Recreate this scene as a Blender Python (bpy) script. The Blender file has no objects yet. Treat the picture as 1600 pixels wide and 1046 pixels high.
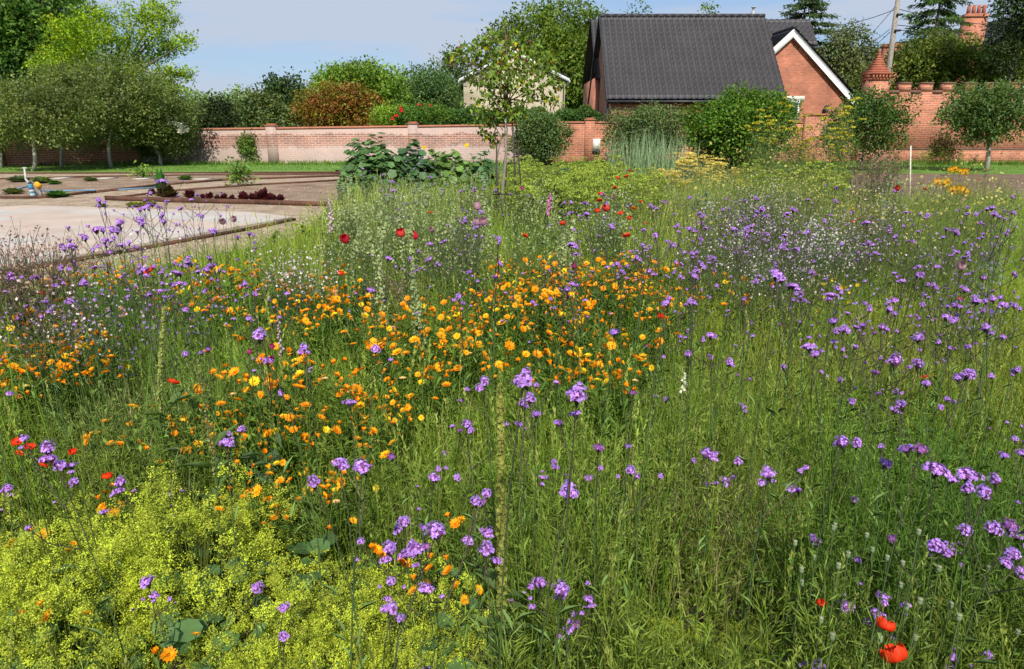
import bpy, math, random
import numpy as np
from mathutils import Vector, Matrix, Euler
rng = np.random.default_rng(11)
random.seed(11)
R = math.radians
S = bpy.context.scene
# ------------------------------------------------------------------ camera, sky, sun
FPX = 1067.0; EYE = 1.65; PITCH = R(16.85)
cam = bpy.data.cameras.new('camera'); co = bpy.data.objects.new('camera', cam)
S.collection.objects.link(co); S.camera = co
cam.sensor_width = 36; cam.lens = 36 * FPX / 1600; cam.clip_start = .05; cam.clip_end = 2000
co.location = (0, 0, EYE); co.rotation_euler = (R(90) - PITCH, 0, 0)
SUN_EL, SUN_AZ = R(43), R(176)      # azimuth clockwise from +Y: the sun stands behind the camera, a little to the right
w = bpy.data.worlds.new('World'); S.world = w; w.use_nodes = True
nt = w.node_tree; N = nt.nodes; LK = nt.links
bg = N['Background']
sky = N.new('ShaderNodeTexSky'); sky.sky_type = 'NISHITA'; sky.sun_disc = False
sky.sun_elevation = SUN_EL; sky.sun_rotation = SUN_AZ; sky.air_density = 1.0; sky.dust_density = .8; sky.ozone_density = 1.5
tc = N.new('ShaderNodeTexCoord'); mp = N.new('ShaderNodeMapping'); mp.inputs['Scale'].default_value = (1.0, 1.3, 6)
nz = N.new('ShaderNodeTexNoise'); nz.inputs['Scale'].default_value = 2.6; nz.inputs['Detail'].default_value = 5
nz.inputs['Roughness'].default_value = .5
cr = N.new('ShaderNodeValToRGB'); cr.color_ramp.elements[0].position = .44; cr.color_ramp.elements[1].position = .57
cr.color_ramp.elements[1].color = (.92, .92, .92, 1); cr.color_ramp.elements[0].color = (.05, .05, .05, 1)
mx = N.new('ShaderNodeMixRGB'); mx.inputs[2].default_value = (4.4, 5.0, 6.1, 1)
LK.new(tc.outputs['Generated'], mp.inputs['Vector']); LK.new(mp.outputs[0], nz.inputs['Vector'])
LK.new(nz.outputs[0], cr.inputs[0]); LK.new(cr.outputs[0], mx.inputs[0]); m0 = N.new('ShaderNodeMixRGB'); m0.inputs[0].default_value = .6; m0.inputs[2].default_value = (2.5, 3.9, 6.4, 1); LK.new(sky.outputs[0], m0.inputs[1]); LK.new(m0.outputs[0], mx.inputs[1])
LK.new(mx.outputs[0], bg.inputs[0]); bg.inputs[1].default_value = .1
sl = bpy.data.lights.new('sun', 'SUN'); so = bpy.data.objects.new('sun', sl); S.collection.objects.link(so)
sl.energy = 4.6; sl.angle = R(.55); sl.color = (1, .95, .86)
sd = Vector((math.sin(SUN_AZ) * math.cos(SUN_EL), math.cos(SUN_AZ) * math.cos(SUN_EL), math.sin(SUN_EL)))
so.rotation_euler = sd.to_track_quat('Z', 'Y').to_euler()
S.view_settings.view_transform = 'Standard'; S.view_settings.look = 'None'
S.view_settings.exposure = .31; S.view_settings.gamma = 1
S.cycles.max_bounces = 6; S.cycles.diffuse_bounces = 4; S.cycles.glossy_bounces = 1; S.cycles.transmission_bounces = 2; S.cycles.caustics_reflective = False; S.cycles.caustics_refractive = False
S.cycles.use_adaptive_sampling = True; S.cycles.adaptive_threshold = .03; S.cycles.adaptive_min_samples = 16; S.cycles.use_denoising = True
# ------------------------------------------------------------------ helpers
CP, SP = math.cos(PITCH), math.sin(PITCH)
def ray(px, py):
    a = (px - 800) / FPX; b = -(py - 523) / FPX
    return np.array((a, CP + b * SP, -SP + b * CP))
def G(px, py, z=0.0):                # the point at height z that is seen there
    r = ray(px, py); t = (z - EYE) / r[2]
    return np.array((r[0] * t, r[1] * t, z))
def WP(px, py, Y):                   # the point at distance Y that is seen there
    r = ray(px, py); t = Y / r[1]
    return np.array((r[0] * t, Y, EYE + r[2] * t))
def DP(px, py, d):
    return ray(px, py) * d + np.array((0, 0, EYE))
def proj(x, y, z):
    f = y * CP - (z - EYE) * SP; u = y * SP + (z - EYE) * CP
    return 800 + FPX * x / f, 523 - FPX * u / f
def nrm(a): return a / np.maximum(np.linalg.norm(a, axis=-1, keepdims=True), 1e-9)
def rdir(n): return nrm(rng.normal(size=(n, 3)))
def link(o): S.collection.objects.link(o); return o
class MB:
    def __init__(s): s.V = []; s.Q = []; s.T = []; s.C = []; s.n = 0
    def add(s, V, Q=None, T=None, C=(1, 1, 1)):
        V = np.asarray(V, float).reshape(-1, 3)
        if Q is not None and len(Q): s.Q.append(np.asarray(Q, int).reshape(-1, 4) + s.n)
        if T is not None and len(T): s.T.append(np.asarray(T, int).reshape(-1, 3) + s.n)
        s.V.append(V); C = np.asarray(C, float)
        if C.ndim == 1: C = np.tile(C, (len(V), 1))
        s.C.append(C); s.n += len(V); return s
    def arrays(s):
        V = np.concatenate(s.V); C = np.concatenate(s.C)
        Q = np.concatenate(s.Q) if s.Q else np.zeros((0, 4), int)
        T = np.concatenate(s.T) if s.T else np.zeros((0, 3), int)
        return V, Q, T, C
    def mesh(s, name, mat, smooth=False, off=None):
        V, Q, T, C = s.arrays()
        if off is not None: V = V - np.asarray(off, float)
        me = bpy.data.meshes.new(name)
        me.vertices.add(len(V)); me.vertices.foreach_set('co', V.astype(np.float32).ravel())
        nl = len(Q) * 4 + len(T) * 3
        me.loops.add(nl); me.loops.foreach_set('vertex_index', np.concatenate((Q.ravel(), T.ravel())).astype(np.int32))
        me.polygons.add(len(Q) + len(T))
        st = np.concatenate((np.arange(len(Q)) * 4, len(Q) * 4 + np.arange(len(T)) * 3)).astype(np.int32)
        me.polygons.foreach_set('loop_start', st)
        if smooth: me.polygons.foreach_set('use_smooth', np.ones(len(st), bool))
        me.update(calc_edges=True)
        at = me.attributes.new('col', 'FLOAT_COLOR', 'POINT')
        at.data.foreach_set('color', np.concatenate((C, np.ones((len(C), 1))), 1).astype(np.float32).ravel())
        me.materials.append(mat); return me
    def obj(s, name, mat, parent=None, smooth=False, off=None, loc=None):
        if off is None and parent is not None: off = tuple(parent.location)
        o = bpy.data.objects.new(name, s.mesh(name, mat, smooth, off)); link(o)
        if parent is not None: o.parent = parent
        elif off is not None: o.location = off
        return o
    # shapes
    def box(s, a, b, C=(1, 1, 1)):
        x0, y0, z0 = a; x1, y1, z1 = b
        V = [(x0, y0, z0), (x1, y0, z0), (x1, y1, z0), (x0, y1, z0), (x0, y0, z1), (x1, y0, z1), (x1, y1, z1), (x0, y1, z1)]
        return s.add(V, [(0, 3, 2, 1), (4, 5, 6, 7), (0, 1, 5, 4), (1, 2, 6, 5), (2, 3, 7, 6), (3, 0, 4, 7)], None, C)
    def tube(s, P, r, C=(1, 1, 1), k=5, cap=True):
        P = np.asarray(P, float); n = len(P); r = np.broadcast_to(np.asarray(r, float), (n,))
        D = np.gradient(P, axis=0); D = nrm(D)
        ref = np.where(np.abs(D[:, 2:3]) > .9, np.array([[1., 0, 0]]), np.array([[0, 0, 1.]]))
        A = nrm(np.cross(D, ref)); B = np.cross(D, A)
        th = np.arange(k) / k * 2 * math.pi
        V = P[:, None] + r[:, None, None] * (A[:, None] * np.cos(th)[None, :, None] + B[:, None] * np.sin(th)[None, :, None])
        Q = []
        for i in range(n - 1):
            for j in range(k): Q.append((i * k + j, i * k + (j + 1) % k, (i + 1) * k + (j + 1) % k, (i + 1) * k + j))
        V = V.reshape(-1, 3); T = []
        if cap:
            V = np.concatenate((V, P[:1], P[-1:])); m = n * k
            for j in range(k): T.append((m, (j + 1) % k, j)); T.append((m + 1, (n - 1) * k + j, (n - 1) * k + (j + 1) % k))
        C = np.asarray(C, float)
        if C.ndim == 2: C = np.concatenate((np.repeat(C, k, 0), C[:1], C[-1:])) if cap else np.repeat(C, k, 0)
        return s.add(V, Q, T, C)
    def leaves(s, P, D, Nn, L, W, C, fold=.25, mid=.45, droop=0.):
        n = len(P); L = np.broadcast_to(L, (n,))[:, None]; W = np.broadcast_to(W, (n,))[:, None]
        Sd = nrm(np.cross(D, Nn)); Nn = nrm(np.cross(Sd, D))
        md = P + D * L * mid
        V = np.stack((P, md + Sd * W / 2 + Nn * W * fold, P + D * L - Nn * L * droop, md - Sd * W / 2 + Nn * W * fold), 1)
        b = np.arange(n)[:, None] * 4
        T = np.concatenate((b + np.array([[0, 2, 1]]), b + np.array([[0, 3, 2]])))
        C = np.asarray(C, float)
        if C.ndim == 1: C = np.tile(C, (n, 1))
        return s.add(V.reshape(-1, 3), None, T, np.repeat(C, 4, 0))
    def blades(s, P, az, H, W, lean, C, segs=3):
        n = len(P); d = np.stack((np.cos(az), np.sin(az), 0 * az), 1)
        wa = az + rng.uniform(.8, 2.3, n); wd = np.stack((np.cos(wa), np.sin(wa), 0 * wa), 1)
        rows = []
        for i in range(segs):
            t = i / segs
            c = P + d * (H * lean * t * t)[:, None]; c[:, 2] += H * t * (1 - .35 * lean * t)
            ww = (W * (1 - .75 * t ** 1.5) / 2)[:, None] * wd
            rows += [c - ww, c + ww]
        c = P + d * (H * lean)[:, None]; c[:, 2] += H * (1 - .35 * lean); rows.append(c)
        V = np.stack(rows, 1); m = 2 * segs + 1; b = np.arange(n)[:, None] * m
        Q = np.concatenate([b + np.array([[2 * i, 2 * i + 1, 2 * i + 3, 2 * i + 2]]) for i in range(segs - 1)]) if segs > 1 else None
        T = b + np.array([[2 * segs - 2, 2 * segs - 1, 2 * segs]])
        return s.add(V.reshape(-1, 3), Q, T, np.repeat(C, m, 0))
    def disc_flowers(s, P, Nn, r, C, k=5, cup=0., ratio=.62):
        n = len(P); ref = np.tile([[.3, .9, .1]], (n, 1)); A = nrm(np.cross(Nn, ref)); B = np.cross(Nn, A)
        ph = rng.uniform(0, 6.3, n); r = np.broadcast_to(r, (n,))
        V = [P]
        for j in range(k * 2):
            th = ph + j * math.pi / k; rr = r if j % 2 else r * ratio
            V.append(P + (A * np.cos(th)[:, None] + B * np.sin(th)[:, None]) * rr[:, None] + Nn * (rr * cup)[:, None])
        V = np.stack(V, 1); m = 2 * k + 1; b = np.arange(n)[:, None] * m
        T = np.concatenate([b + np.array([[0, 1 + j, 1 + (j + 1) % (2 * k)]]) for j in range(2 * k)])
        C = np.asarray(C, float)
        if C.ndim == 1: C = np.tile(C, (n, 1))
        return s.add(V.reshape(-1, 3), None, T, np.repeat(C, m, 0))
    def blob(s, c, rx, ry, rz, C, k=8, m=6, jit=.0):
        V = []
        for i in range(m + 1):
            ph = math.pi * i / m
            for j in range(k):
                th = 2 * math.pi * j / k; q = 1 + random.uniform(-jit, jit)
                V.append((c[0] + rx * q * math.sin(ph) * math.cos(th), c[1] + ry * q * math.sin(ph) * math.sin(th), c[2] + rz * q * math.cos(ph)))
        Q = [(i * k + j, (i + 1) * k + j, (i + 1) * k + (j + 1) % k, i * k + (j + 1) % k) for i in range(m) for j in range(k)]
        return s.add(V, Q, None, C)
    def merge(s, tm, pos, rz, sc, tint=None, tilt=None):
        V, Q, T, C = tm; n = len(pos); c, q = np.cos(rz), np.sin(rz)
        X = V[None, :, 0] * c[:, None] - V[None, :, 1] * q[:, None]
        Y = V[None, :, 0] * q[:, None] + V[None, :, 1] * c[:, None]
        Z = np.tile(V[None, :, 2], (n, 1))
        if tilt is not None: X = X + Z * tilt[:, :1]; Y = Y + Z * tilt[:, 1:2]
        VV = np.stack((X, Y, Z), 2) * np.asarray(sc)[:, None, None] + pos[:, None]
        o = (np.arange(n) * len(V))[:, None, None]
        CC = np.tile(C[None], (n, 1, 1))
        if tint is not None: CC = CC * tint[:, None]
        return s.add(VV.reshape(-1, 3), (Q[None] + o).reshape(-1, 4) if len(Q) else None, (T[None] + o).reshape(-1, 3) if len(T) else None, CC.reshape(-1, 3))
def tag(o, label=None, cat=None, group=None, kind=None):
    for k, v in (('label', label), ('category', cat), ('group', group), ('kind', kind)):
        if v: o[k] = v
    return o
def empty(name, loc, label, cat, group=None, rz=0.):
    o = bpy.data.objects.new(name, None); link(o); o.empty_display_size = .1
    o.location = tuple(map(float, loc)); o.rotation_euler[2] = rz; return tag(o, label, cat, group)
def inst(name, parts, loc, rz, sc, label, cat, group, tilt=(0, 0)):
    """one thing made of shared part meshes: parts = [(name, mesh, loc, rot, scale)]"""
    if len(parts) == 1:
        o = link(bpy.data.objects.new(name, parts[0][1])); o.location = tuple(map(float, loc)); o.rotation_euler = (tilt[0], tilt[1], rz); o.scale = (sc,) * 3
        return tag(o, label, cat, group)
    r = empty(name, loc, label, cat, group); r.rotation_euler = (tilt[0], tilt[1], rz); r.scale = (sc,) * 3
    for (pn, me, l, ro, s_) in parts:
        o = link(bpy.data.objects.new(pn, me)); o.parent = r; o.location = tuple(map(float, l)); o.rotation_euler = ro; o.scale = (s_,) * 3
    return r
def where(px, py):
    c = ['far left', 'left', 'left of centre', 'just left of middle', 'just right of middle', 'right of centre', 'right', 'far right'][int(min(7, max(0, px // 200)))]
    for lim, r in ((960, 'on bottom edge'), (860, 'in nearest foreground'), (770, 'low in foreground'), (690, 'in foreground'), (610, 'behind foreground'), (530, 'in near meadow'), (460, 'in mid meadow'), (400, 'in far half of meadow'), (340, 'deep in meadow'), (290, 'towards back of meadow'), (-999, 'at rear edge')):
        if py > lim: return r + ', ' + c
# ------------------------------------------------------------------ materials
def newmat(name):
    m = bpy.data.materials.new(name); m.use_nodes = True; return m, m.node_tree.nodes, m.node_tree.links, m.node_tree.nodes['Principled BSDF']
def leafmat(name, trans=.3, rough=.5, spec=.3, tcol=(1.15, 1.2, .6)):
    m, n, l, p = newmat(name)
    a = n.new('ShaderNodeAttribute'); a.attribute_name = 'col'
    nz = n.new('ShaderNodeTexNoise'); nz.inputs['Scale'].default_value = 14; g = n.new('ShaderNodeNewGeometry'); l.new(g.outputs['Position'], nz.inputs['Vector'])
    mr = n.new('ShaderNodeMapRange'); mr.inputs[1].default_value = .3; mr.inputs[2].default_value = .7; mr.inputs[3].default_value = .78; mr.inputs[4].default_value = 1.22
    l.new(nz.outputs[0], mr.inputs[0])
    mu = n.new('ShaderNodeVectorMath'); mu.operation = 'SCALE'; l.new(a.outputs['Color'], mu.inputs[0]); l.new(mr.outputs[0], mu.inputs['Scale'])
    l.new(mu.outputs[0], p.inputs['Base Color']); p.inputs['Roughness'].default_value = rough; p.inputs['Specular IOR Level'].default_value = spec
    t = n.new('ShaderNodeBsdfTranslucent'); mt = n.new('ShaderNodeVectorMath'); mt.operation = 'MULTIPLY'; mt.inputs[1].default_value = tcol
    l.new(mu.outputs[0], mt.inputs[0]); l.new(mt.outputs[0], t.inputs['Color'])
    ms = n.new('ShaderNodeMixShader'); ms.inputs[0].default_value = trans
    l.new(p.outputs[0], ms.inputs[1]); l.new(t.outputs[0], ms.inputs[2]); l.new(ms.outputs[0], n['Material Output'].inputs[0]); return m
M = {}
M['leaf'] = leafmat('foliage', .4); M['grass'] = leafmat('grass_blades', .4, .45, .35)
M['petal'] = leafmat('petals', .3, .55, .15, (1, .95, .95))
M['attr'] = leafmat('stems_and_bark', 0.0, .7, .2)
def noisy(name, c1, c2, scale=3, rough=.85, bump=.3, bscale=None, detail=6, c3=None, lo=.35, hi=.65, spec=.3):
    m, n, l, p = newmat(name); g = n.new('ShaderNodeNewGeometry')
    z = n.new('ShaderNodeTexNoise'); z.inputs['Scale'].default_value = scale; z.inputs['Detail'].default_value = detail; z.inputs['Roughness'].default_value = .65
    l.new(g.outputs['Position'], z.inputs['Vector']); r = n.new('ShaderNodeValToRGB')
    r.color_ramp.elements[0].position = lo; r.color_ramp.elements[1].position = hi
    r.color_ramp.elements[0].color = (*c1, 1); r.color_ramp.elements[1].color = (*c2, 1)
    if c3: e = r.color_ramp.elements.new((lo + hi) / 2); e.color = (*c3, 1)
    l.new(z.outputs[0], r.inputs[0]); l.new(r.outputs[0], p.inputs['Base Color']); p.inputs['Roughness'].default_value = rough
    p.inputs['Specular IOR Level'].default_value = spec
    if bump:
        z2 = n.new('ShaderNodeTexNoise'); z2.inputs['Scale'].default_value = bscale or scale * 6; z2.inputs['Detail'].default_value = 4
        l.new(g.outputs['Position'], z2.inputs['Vector']); b = n.new('ShaderNodeBump'); b.inputs['Strength'].default_value = bump; b.inputs['Distance'].default_value = .03
        l.new(z2.outputs[0], b.inputs['Height']); l.new(b.outputs[0], p.inputs['Normal'])
    return m
M['field'] = noisy('field_grass', (.045, .09, .015), (.09, .15, .03), .4, .9)
M['lawn'] = noisy('lawn', (.09, .19, .02), (.15, .27, .04), .7, .9, .6, 30)
M['soil'] = noisy('meadow_soil', (.035, .028, .016), (.10, .085, .05), 5, .95, .8, 30)
M['bed'] = noisy('bed_soil', (.17, .11, .07), (.33, .235, .155), 1.2, .95, .8, 18, c3=(.25, .17, .11))
M['gravel'] = noisy('gravel', (.27, .19, .12), (.48, .37, .26), 2.5, .95, .9, 40, detail=9, c3=(.37, .275, .185))
M['mound'] = noisy('bare_soil', (.13, .08, .055), (.23, .15, .10), 2, .95, .8, 18)
M['rust'] = noisy('rusty_edging', (.075, .036, .024), (.14, .062, .036), 6, .8, .3)
M['white'] = noisy('white_paint', (.72, .72, .70), (.82, .82, .80), 4, .5, .05)
M['cream'] = noisy('cream_plastic', (.62, .60, .52), (.72, .70, .62), 3, .45, .05)
M['steel'] = noisy('dull_steel', (.28, .29, .30), (.42, .43, .44), 5, .4, .05)
M['dark'] = noisy('dark_metal', (.02, .02, .022), (.04, .04, .042), 5, .5, .1)
M['wood'] = noisy('grey_wood', (.20, .17, .14), (.36, .32, .27), 8, .8, .5)
M['black'] = noisy('gutter_plastic', (.03, .03, .032), (.05, .05, .052), 3, .4, .05)
m, n, l, p = newmat('window_glass'); p.inputs['Base Color'].default_value = (.05, .07, .08, 1); p.inputs['Roughness'].default_value = .08; M['glass'] = m
def brick(name, c1, c2, mortar, bw=.30, rh=.10, wash=None):
    m, n, l, p = newmat(name); g = n.new('ShaderNodeNewGeometry')
    sp = n.new('ShaderNodeSeparateXYZ'); l.new(g.outputs['Position'], sp.inputs[0]); sn = n.new('ShaderNodeSeparateXYZ'); l.new(g.outputs['True Normal'], sn.inputs[0])
    ab = n.new('ShaderNodeMath'); ab.operation = 'ABSOLUTE'; l.new(sn.outputs[0], ab.inputs[0])
    gt = n.new('ShaderNodeMath'); gt.operation = 'GREATER_THAN'; gt.inputs[1].default_value = .6; l.new(ab.outputs[0], gt.inputs[0])
    mx = n.new('ShaderNodeMix'); l.new(gt.outputs[0], mx.inputs[0]); l.new(sp.outputs[0], mx.inputs[2]); l.new(sp.outputs[1], mx.inputs[3])
    cb = n.new('ShaderNodeCombineXYZ'); l.new(mx.outputs[0], cb.inputs[0]); l.new(sp.outputs[2], cb.inputs[1])
    b = n.new('ShaderNodeTexBrick'); b.inputs['Scale'].default_value = 1; b.inputs['Brick Width'].default_value = bw; b.inputs['Row Height'].default_value = rh
    b.inputs['Mortar Size'].default_value = .011; b.inputs['Mortar Smooth'].default_value = .3; b.inputs['Bias'].default_value = -.1
    b.inputs['Color1'].default_value = (*c1, 1); b.inputs['Color2'].default_value = (*c2, 1); b.inputs['Mortar'].default_value = (*mortar, 1)
    l.new(cb.outputs[0], b.inputs['Vector'])
    z = n.new('ShaderNodeTexNoise'); z.inputs['Scale'].default_value = .9; z.inputs['Detail'].default_value = 7; z.inputs['Roughness'].default_value = .7; l.new(g.outputs['Position'], z.inputs['Vector'])
    mr = n.new('ShaderNodeMapRange'); mr.inputs[1].default_value = .3; mr.inputs[2].default_value = .7; mr.inputs[3].default_value = .58; mr.inputs[4].default_value = 1.25; l.new(z.outputs[0], mr.inputs[0])
    mu = n.new('ShaderNodeVectorMath'); mu.operation = 'SCALE'; l.new(b.outputs[0], mu.inputs[0]); l.new(mr.outputs[0], mu.inputs['Scale'])
    out = mu.outputs[0]
    if wash:
        # limewash: a pale band at the top, a pale stained foot, bare courses between (old paint that keeps its place)
        z2 = n.new('ShaderNodeTexNoise'); z2.inputs['Scale'].default_value = 1.0; z2.inputs['Detail'].default_value = 8; z2.inputs['Roughness'].default_value = .75
        st = n.new('ShaderNodeVectorMath'); st.operation = 'MULTIPLY'; st.inputs[1].default_value = (1.3, 1.3, .35); l.new(g.outputs['Position'], st.inputs[0]); l.new(st.outputs[0], z2.inputs['Vector'])
        ad = n.new('ShaderNodeMath'); ad.operation = 'MULTIPLY_ADD'; ad.inputs[1].default_value = .75; l.new(z2.outputs[0], ad.inputs[0]); l.new(sp.outputs[2], ad.inputs[2])
        cr = n.new('ShaderNodeValToRGB'); l.new(ad.outputs[0], cr.inputs[0]); e = cr.color_ramp.elements
        sc = n.new('ShaderNodeMath'); sc.operation = 'DIVIDE'; sc.inputs[1].default_value = 2.5; l.new(ad.outputs[0], sc.inputs[0]); l.new(sc.outputs[0], cr.inputs[0])
        e[0].position = .0; e[0].color = (.62,) * 3 + (1,); e[1].position = .42; e[1].color = (.62,) * 3 + (1,)
        for pos, v in ((.47, .15), (.60, .05), (.68, .0), (.70, .55), (.9, .6)):
            q = e.new(pos); q.color = (v, v, v, 1)
        ml = n.new('ShaderNodeMix'); ml.data_type = 'RGBA'; l.new(cr.outputs[0], ml.inputs[0]); l.new(out, ml.inputs[6]); ml.inputs[7].default_value = (*wash, 1)
        out = ml.outputs[2]
    l.new(out, p.inputs['Base Color']); p.inputs['Roughness'].default_value = .9
    bp = n.new('ShaderNodeBump'); bp.inputs['Strength'].default_value = .5; bp.inputs['Distance'].default_value = .01; iv = n.new('ShaderNodeMath'); iv.operation = 'SUBTRACT'; iv.inputs[0].default_value = 1
    l.new(b.outputs['Fac'], iv.inputs[1]); l.new(iv.outputs[0], bp.inputs['Height']); l.new(bp.outputs[0], p.inputs['Normal']); return m
M['brick_old'] = brick('weathered_brick', (.31, .13, .085), (.19, .09, .065), (.46, .37, .30), wash=(.54, .43, .38))
M['brick_plain'] = brick('garden_brick', (.42, .15, .08), (.30, .12, .08), (.50, .38, .28))
M['brick_castle'] = brick('castle_brick', (.50, .17, .085), (.36, .125, .075), (.55, .36, .25))
M['brick_house'] = brick('house_brick', (.52, .17, .085), (.36, .12, .07), (.42, .24, .17), .26, .085)
M['brick_beige'] = brick('buff_brick', (.64, .54, .38), (.58, .48, .34), (.62, .53, .41), .26, .085)
M['coping'] = noisy('red_coping', (.33, .12, .07), (.42, .17, .10), 5, .85, .3)
M['cap'] = noisy('brown_cap', (.13, .07, .05), (.20, .11, .075), 5, .85, .3)
M['tile'] = noisy('dark_roof_tiles', (.034, .031, .035), (.048, .044, .048), .9, .55, .1, spec=.4)
M['terra'] = noisy('terracotta', (.30, .09, .05), (.40, .14, .08), 5, .8, .1)
# paving: large pale slabs, pinkish and grey
m, n, l, p = newmat('terrace_paving'); g = n.new('ShaderNodeNewGeometry')
ro = n.new('ShaderNodeVectorRotate'); ro.rotation_type = 'Z_AXIS'; ro.inputs['Angle'].default_value = .35; l.new(g.outputs['Position'], ro.inputs['Vector'])
b = n.new('ShaderNodeTexBrick'); b.inputs['Scale'].default_value = 1; b.inputs['Brick Width'].default_value = 1.5; b.inputs['Row Height'].default_value = .8
b.inputs['Mortar Size'].default_value = .006; b.inputs['Color1'].default_value = (.47, .46, .43, 1); b.inputs['Color2'].default_value = (.50, .385, .30, 1); b.inputs['Mortar'].default_value = (.36, .30, .25, 1); b.inputs['Bias'].default_value = .25
z = n.new('ShaderNodeTexNoise'); z.inputs['Scale'].default_value = 1.6; z.inputs['Detail'].default_value = 8; l.new(g.outputs['Position'], z.inputs['Vector'])
mr = n.new('ShaderNodeMapRange'); mr.inputs[1].default_value = .3; mr.inputs[2].default_value = .7; mr.inputs[3].default_value = .86; mr.inputs[4].default_value = 1.1; l.new(z.outputs[0], mr.inputs[0])
mu = n.new('ShaderNodeVectorMath'); mu.operation = 'SCALE'; l.new(b.outputs[0], mu.inputs[0]); l.new(mr.outputs[0], mu.inputs['Scale']); l.new(ro.outputs[0], b.inputs['Vector'])
l.new(mu.outputs[0], p.inputs['Base Color']); p.inputs['Roughness'].default_value = .75; M['paving'] = m
# ------------------------------------------------------------------ setting
def sheet(name, pts, z, mat, thick=0):
    mb = MB(); P = [(p[0], p[1], z) for p in pts]; me = bpy.data.meshes.new(name)
    me.from_pydata(P, [], [list(range(len(P)))]); me.update()
    if me.polygons[0].normal.z < 0: me.flip_normals()
    me.materials.append(mat); o = link(bpy.data.objects.new(name, me)); o['kind'] = 'structure'
    if thick:
        import bmesh
        bm = bmesh.new(); bm.from_mesh(me); r = bmesh.ops.extrude_face_region(bm, geom=bm.faces[:])
        for v in [q for q in r['geom'] if isinstance(q, bmesh.types.BMVert)]: v.co.z += thick
        bm.normal_update(); bm.to_mesh(me); bm.free()
    return o
sheet('ground', [(-700, -300), (700, -300), (700, 900), (-700, 900)], 0, M['field'])
gp = lambda L: [G(*q)[:2] for q in L]
sheet('gravel_yard', [(-40, 2), *gp([(0, 470)]), *gp([(300, 405), (470, 372), (535, 300), (545, 272)]), (-9.5, 26.3), (-40, 26.3)], .004, M['gravel'])
sheet('meadow_soil', [(-9, -3), (16, -3), (30, 18), (30, 24), (18, 28.5), (-7.2, 28.5), *gp([(535, 285), (530, 300), (475, 374), (300, 407), (0, 472)]), (-12, 4)], .008, M['soil'])
sheet('lawn', [(-45, 26.6), (-6.9, 26.6), (-6.9, 33), (-45, 33)], .008, M['lawn'])
sheet('lawn', [(12.9, 26.7), (15, 26.2), (45, 22.6), (45, 34), (12, 34)], .009, M['lawn'])
sheet('soil_strip', [(5.9, 12.0), (40, 12.0), (40, 22.9), (26, 25.0), (15, 26.1), (12.9, 26.6)], .013, M['mound'])
sheet('bed_soil', gp([(-60, 310), (60, 309), (350, 281), (545, 275), (545, 274), (300, 274.5), (0, 281), (-60, 282)]), .010, M['bed'])
sheet('bed_soil', gp([(165, 313), (300, 317), (535, 323), (535, 284), (410, 290), (270, 300)]), .012, M['bed'])
terr = sheet('terrace', [*gp([(458, 344), (25, 424)]), (-8.8, 6.6), (-16, 6), (-22, 13), *gp([(0, 328), (43, 325.5), (390, 336)])], .012, M['paving'], .05)
def ribbon(pts, h, t, mat, label, z0=0.):
    P = np.array([(*p, z0) for p in pts]); mb = MB()
    D = np.gradient(P, axis=0); D = nrm(D); Sd = np.stack((-D[:, 1], D[:, 0], 0 * D[:, 0]), 1) * t / 2
    for i in range(len(P) - 1):
        a0, a1, b0, b1 = P[i] - Sd[i], P[i] + Sd[i], P[i + 1] - Sd[i + 1], P[i + 1] + Sd[i + 1]; u = np.array((0, 0, h))
        mb.add([a0, b0, b1, a1, a0 + u, b0 + u, b1 + u, a1 + u], [(0, 3, 2, 1), (4, 5, 6, 7), (0, 1, 5, 4), (2, 3, 7, 6), (1, 2, 6, 5), (3, 0, 4, 7)])
    o = mb.obj('bed_edging', mat); return tag(o, label, 'edging', 'rusty edging strips round the beds and terrace')
ribbon(gp([(-60, 272), (140, 272), (300, 271.5), (540, 270.5)]), .06, .04, M['rust'], 'rusty edging along the front of the far left lawn')
ribbon(gp([(-60, 283), (0, 281), (140, 277.5), (300, 275), (540, 273)]), .06, .04, M['rust'], 'rusty edging along the back of the rear vegetable bed')
ribbon(gp([(-60, 309), (10, 311), (60, 311), (150, 302), (250, 291), (350, 283), (540, 276)]), .07, .04, M['rust'], 'long rusty edging along the front of the rear vegetable bed')
ribbon(gp([(165, 313.5), (230, 315.5), (300, 317.5), (400, 320), (535, 324)]), .11, .04, M['rust'], 'rusty edging in front of the dark red lettuces')
ribbon(gp([(165, 313), (270, 300), (410, 290), (535, 283)]), .06, .04, M['rust'], 'rusty edging behind the lettuce bed')
ribbon([*gp([(460, 345.2), (390, 360), (200, 395), (22, 426.5)]), (-8.8, 6.45)], .05, .07, M['rust'], 'dark edging along the front of the pale terrace')
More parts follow.
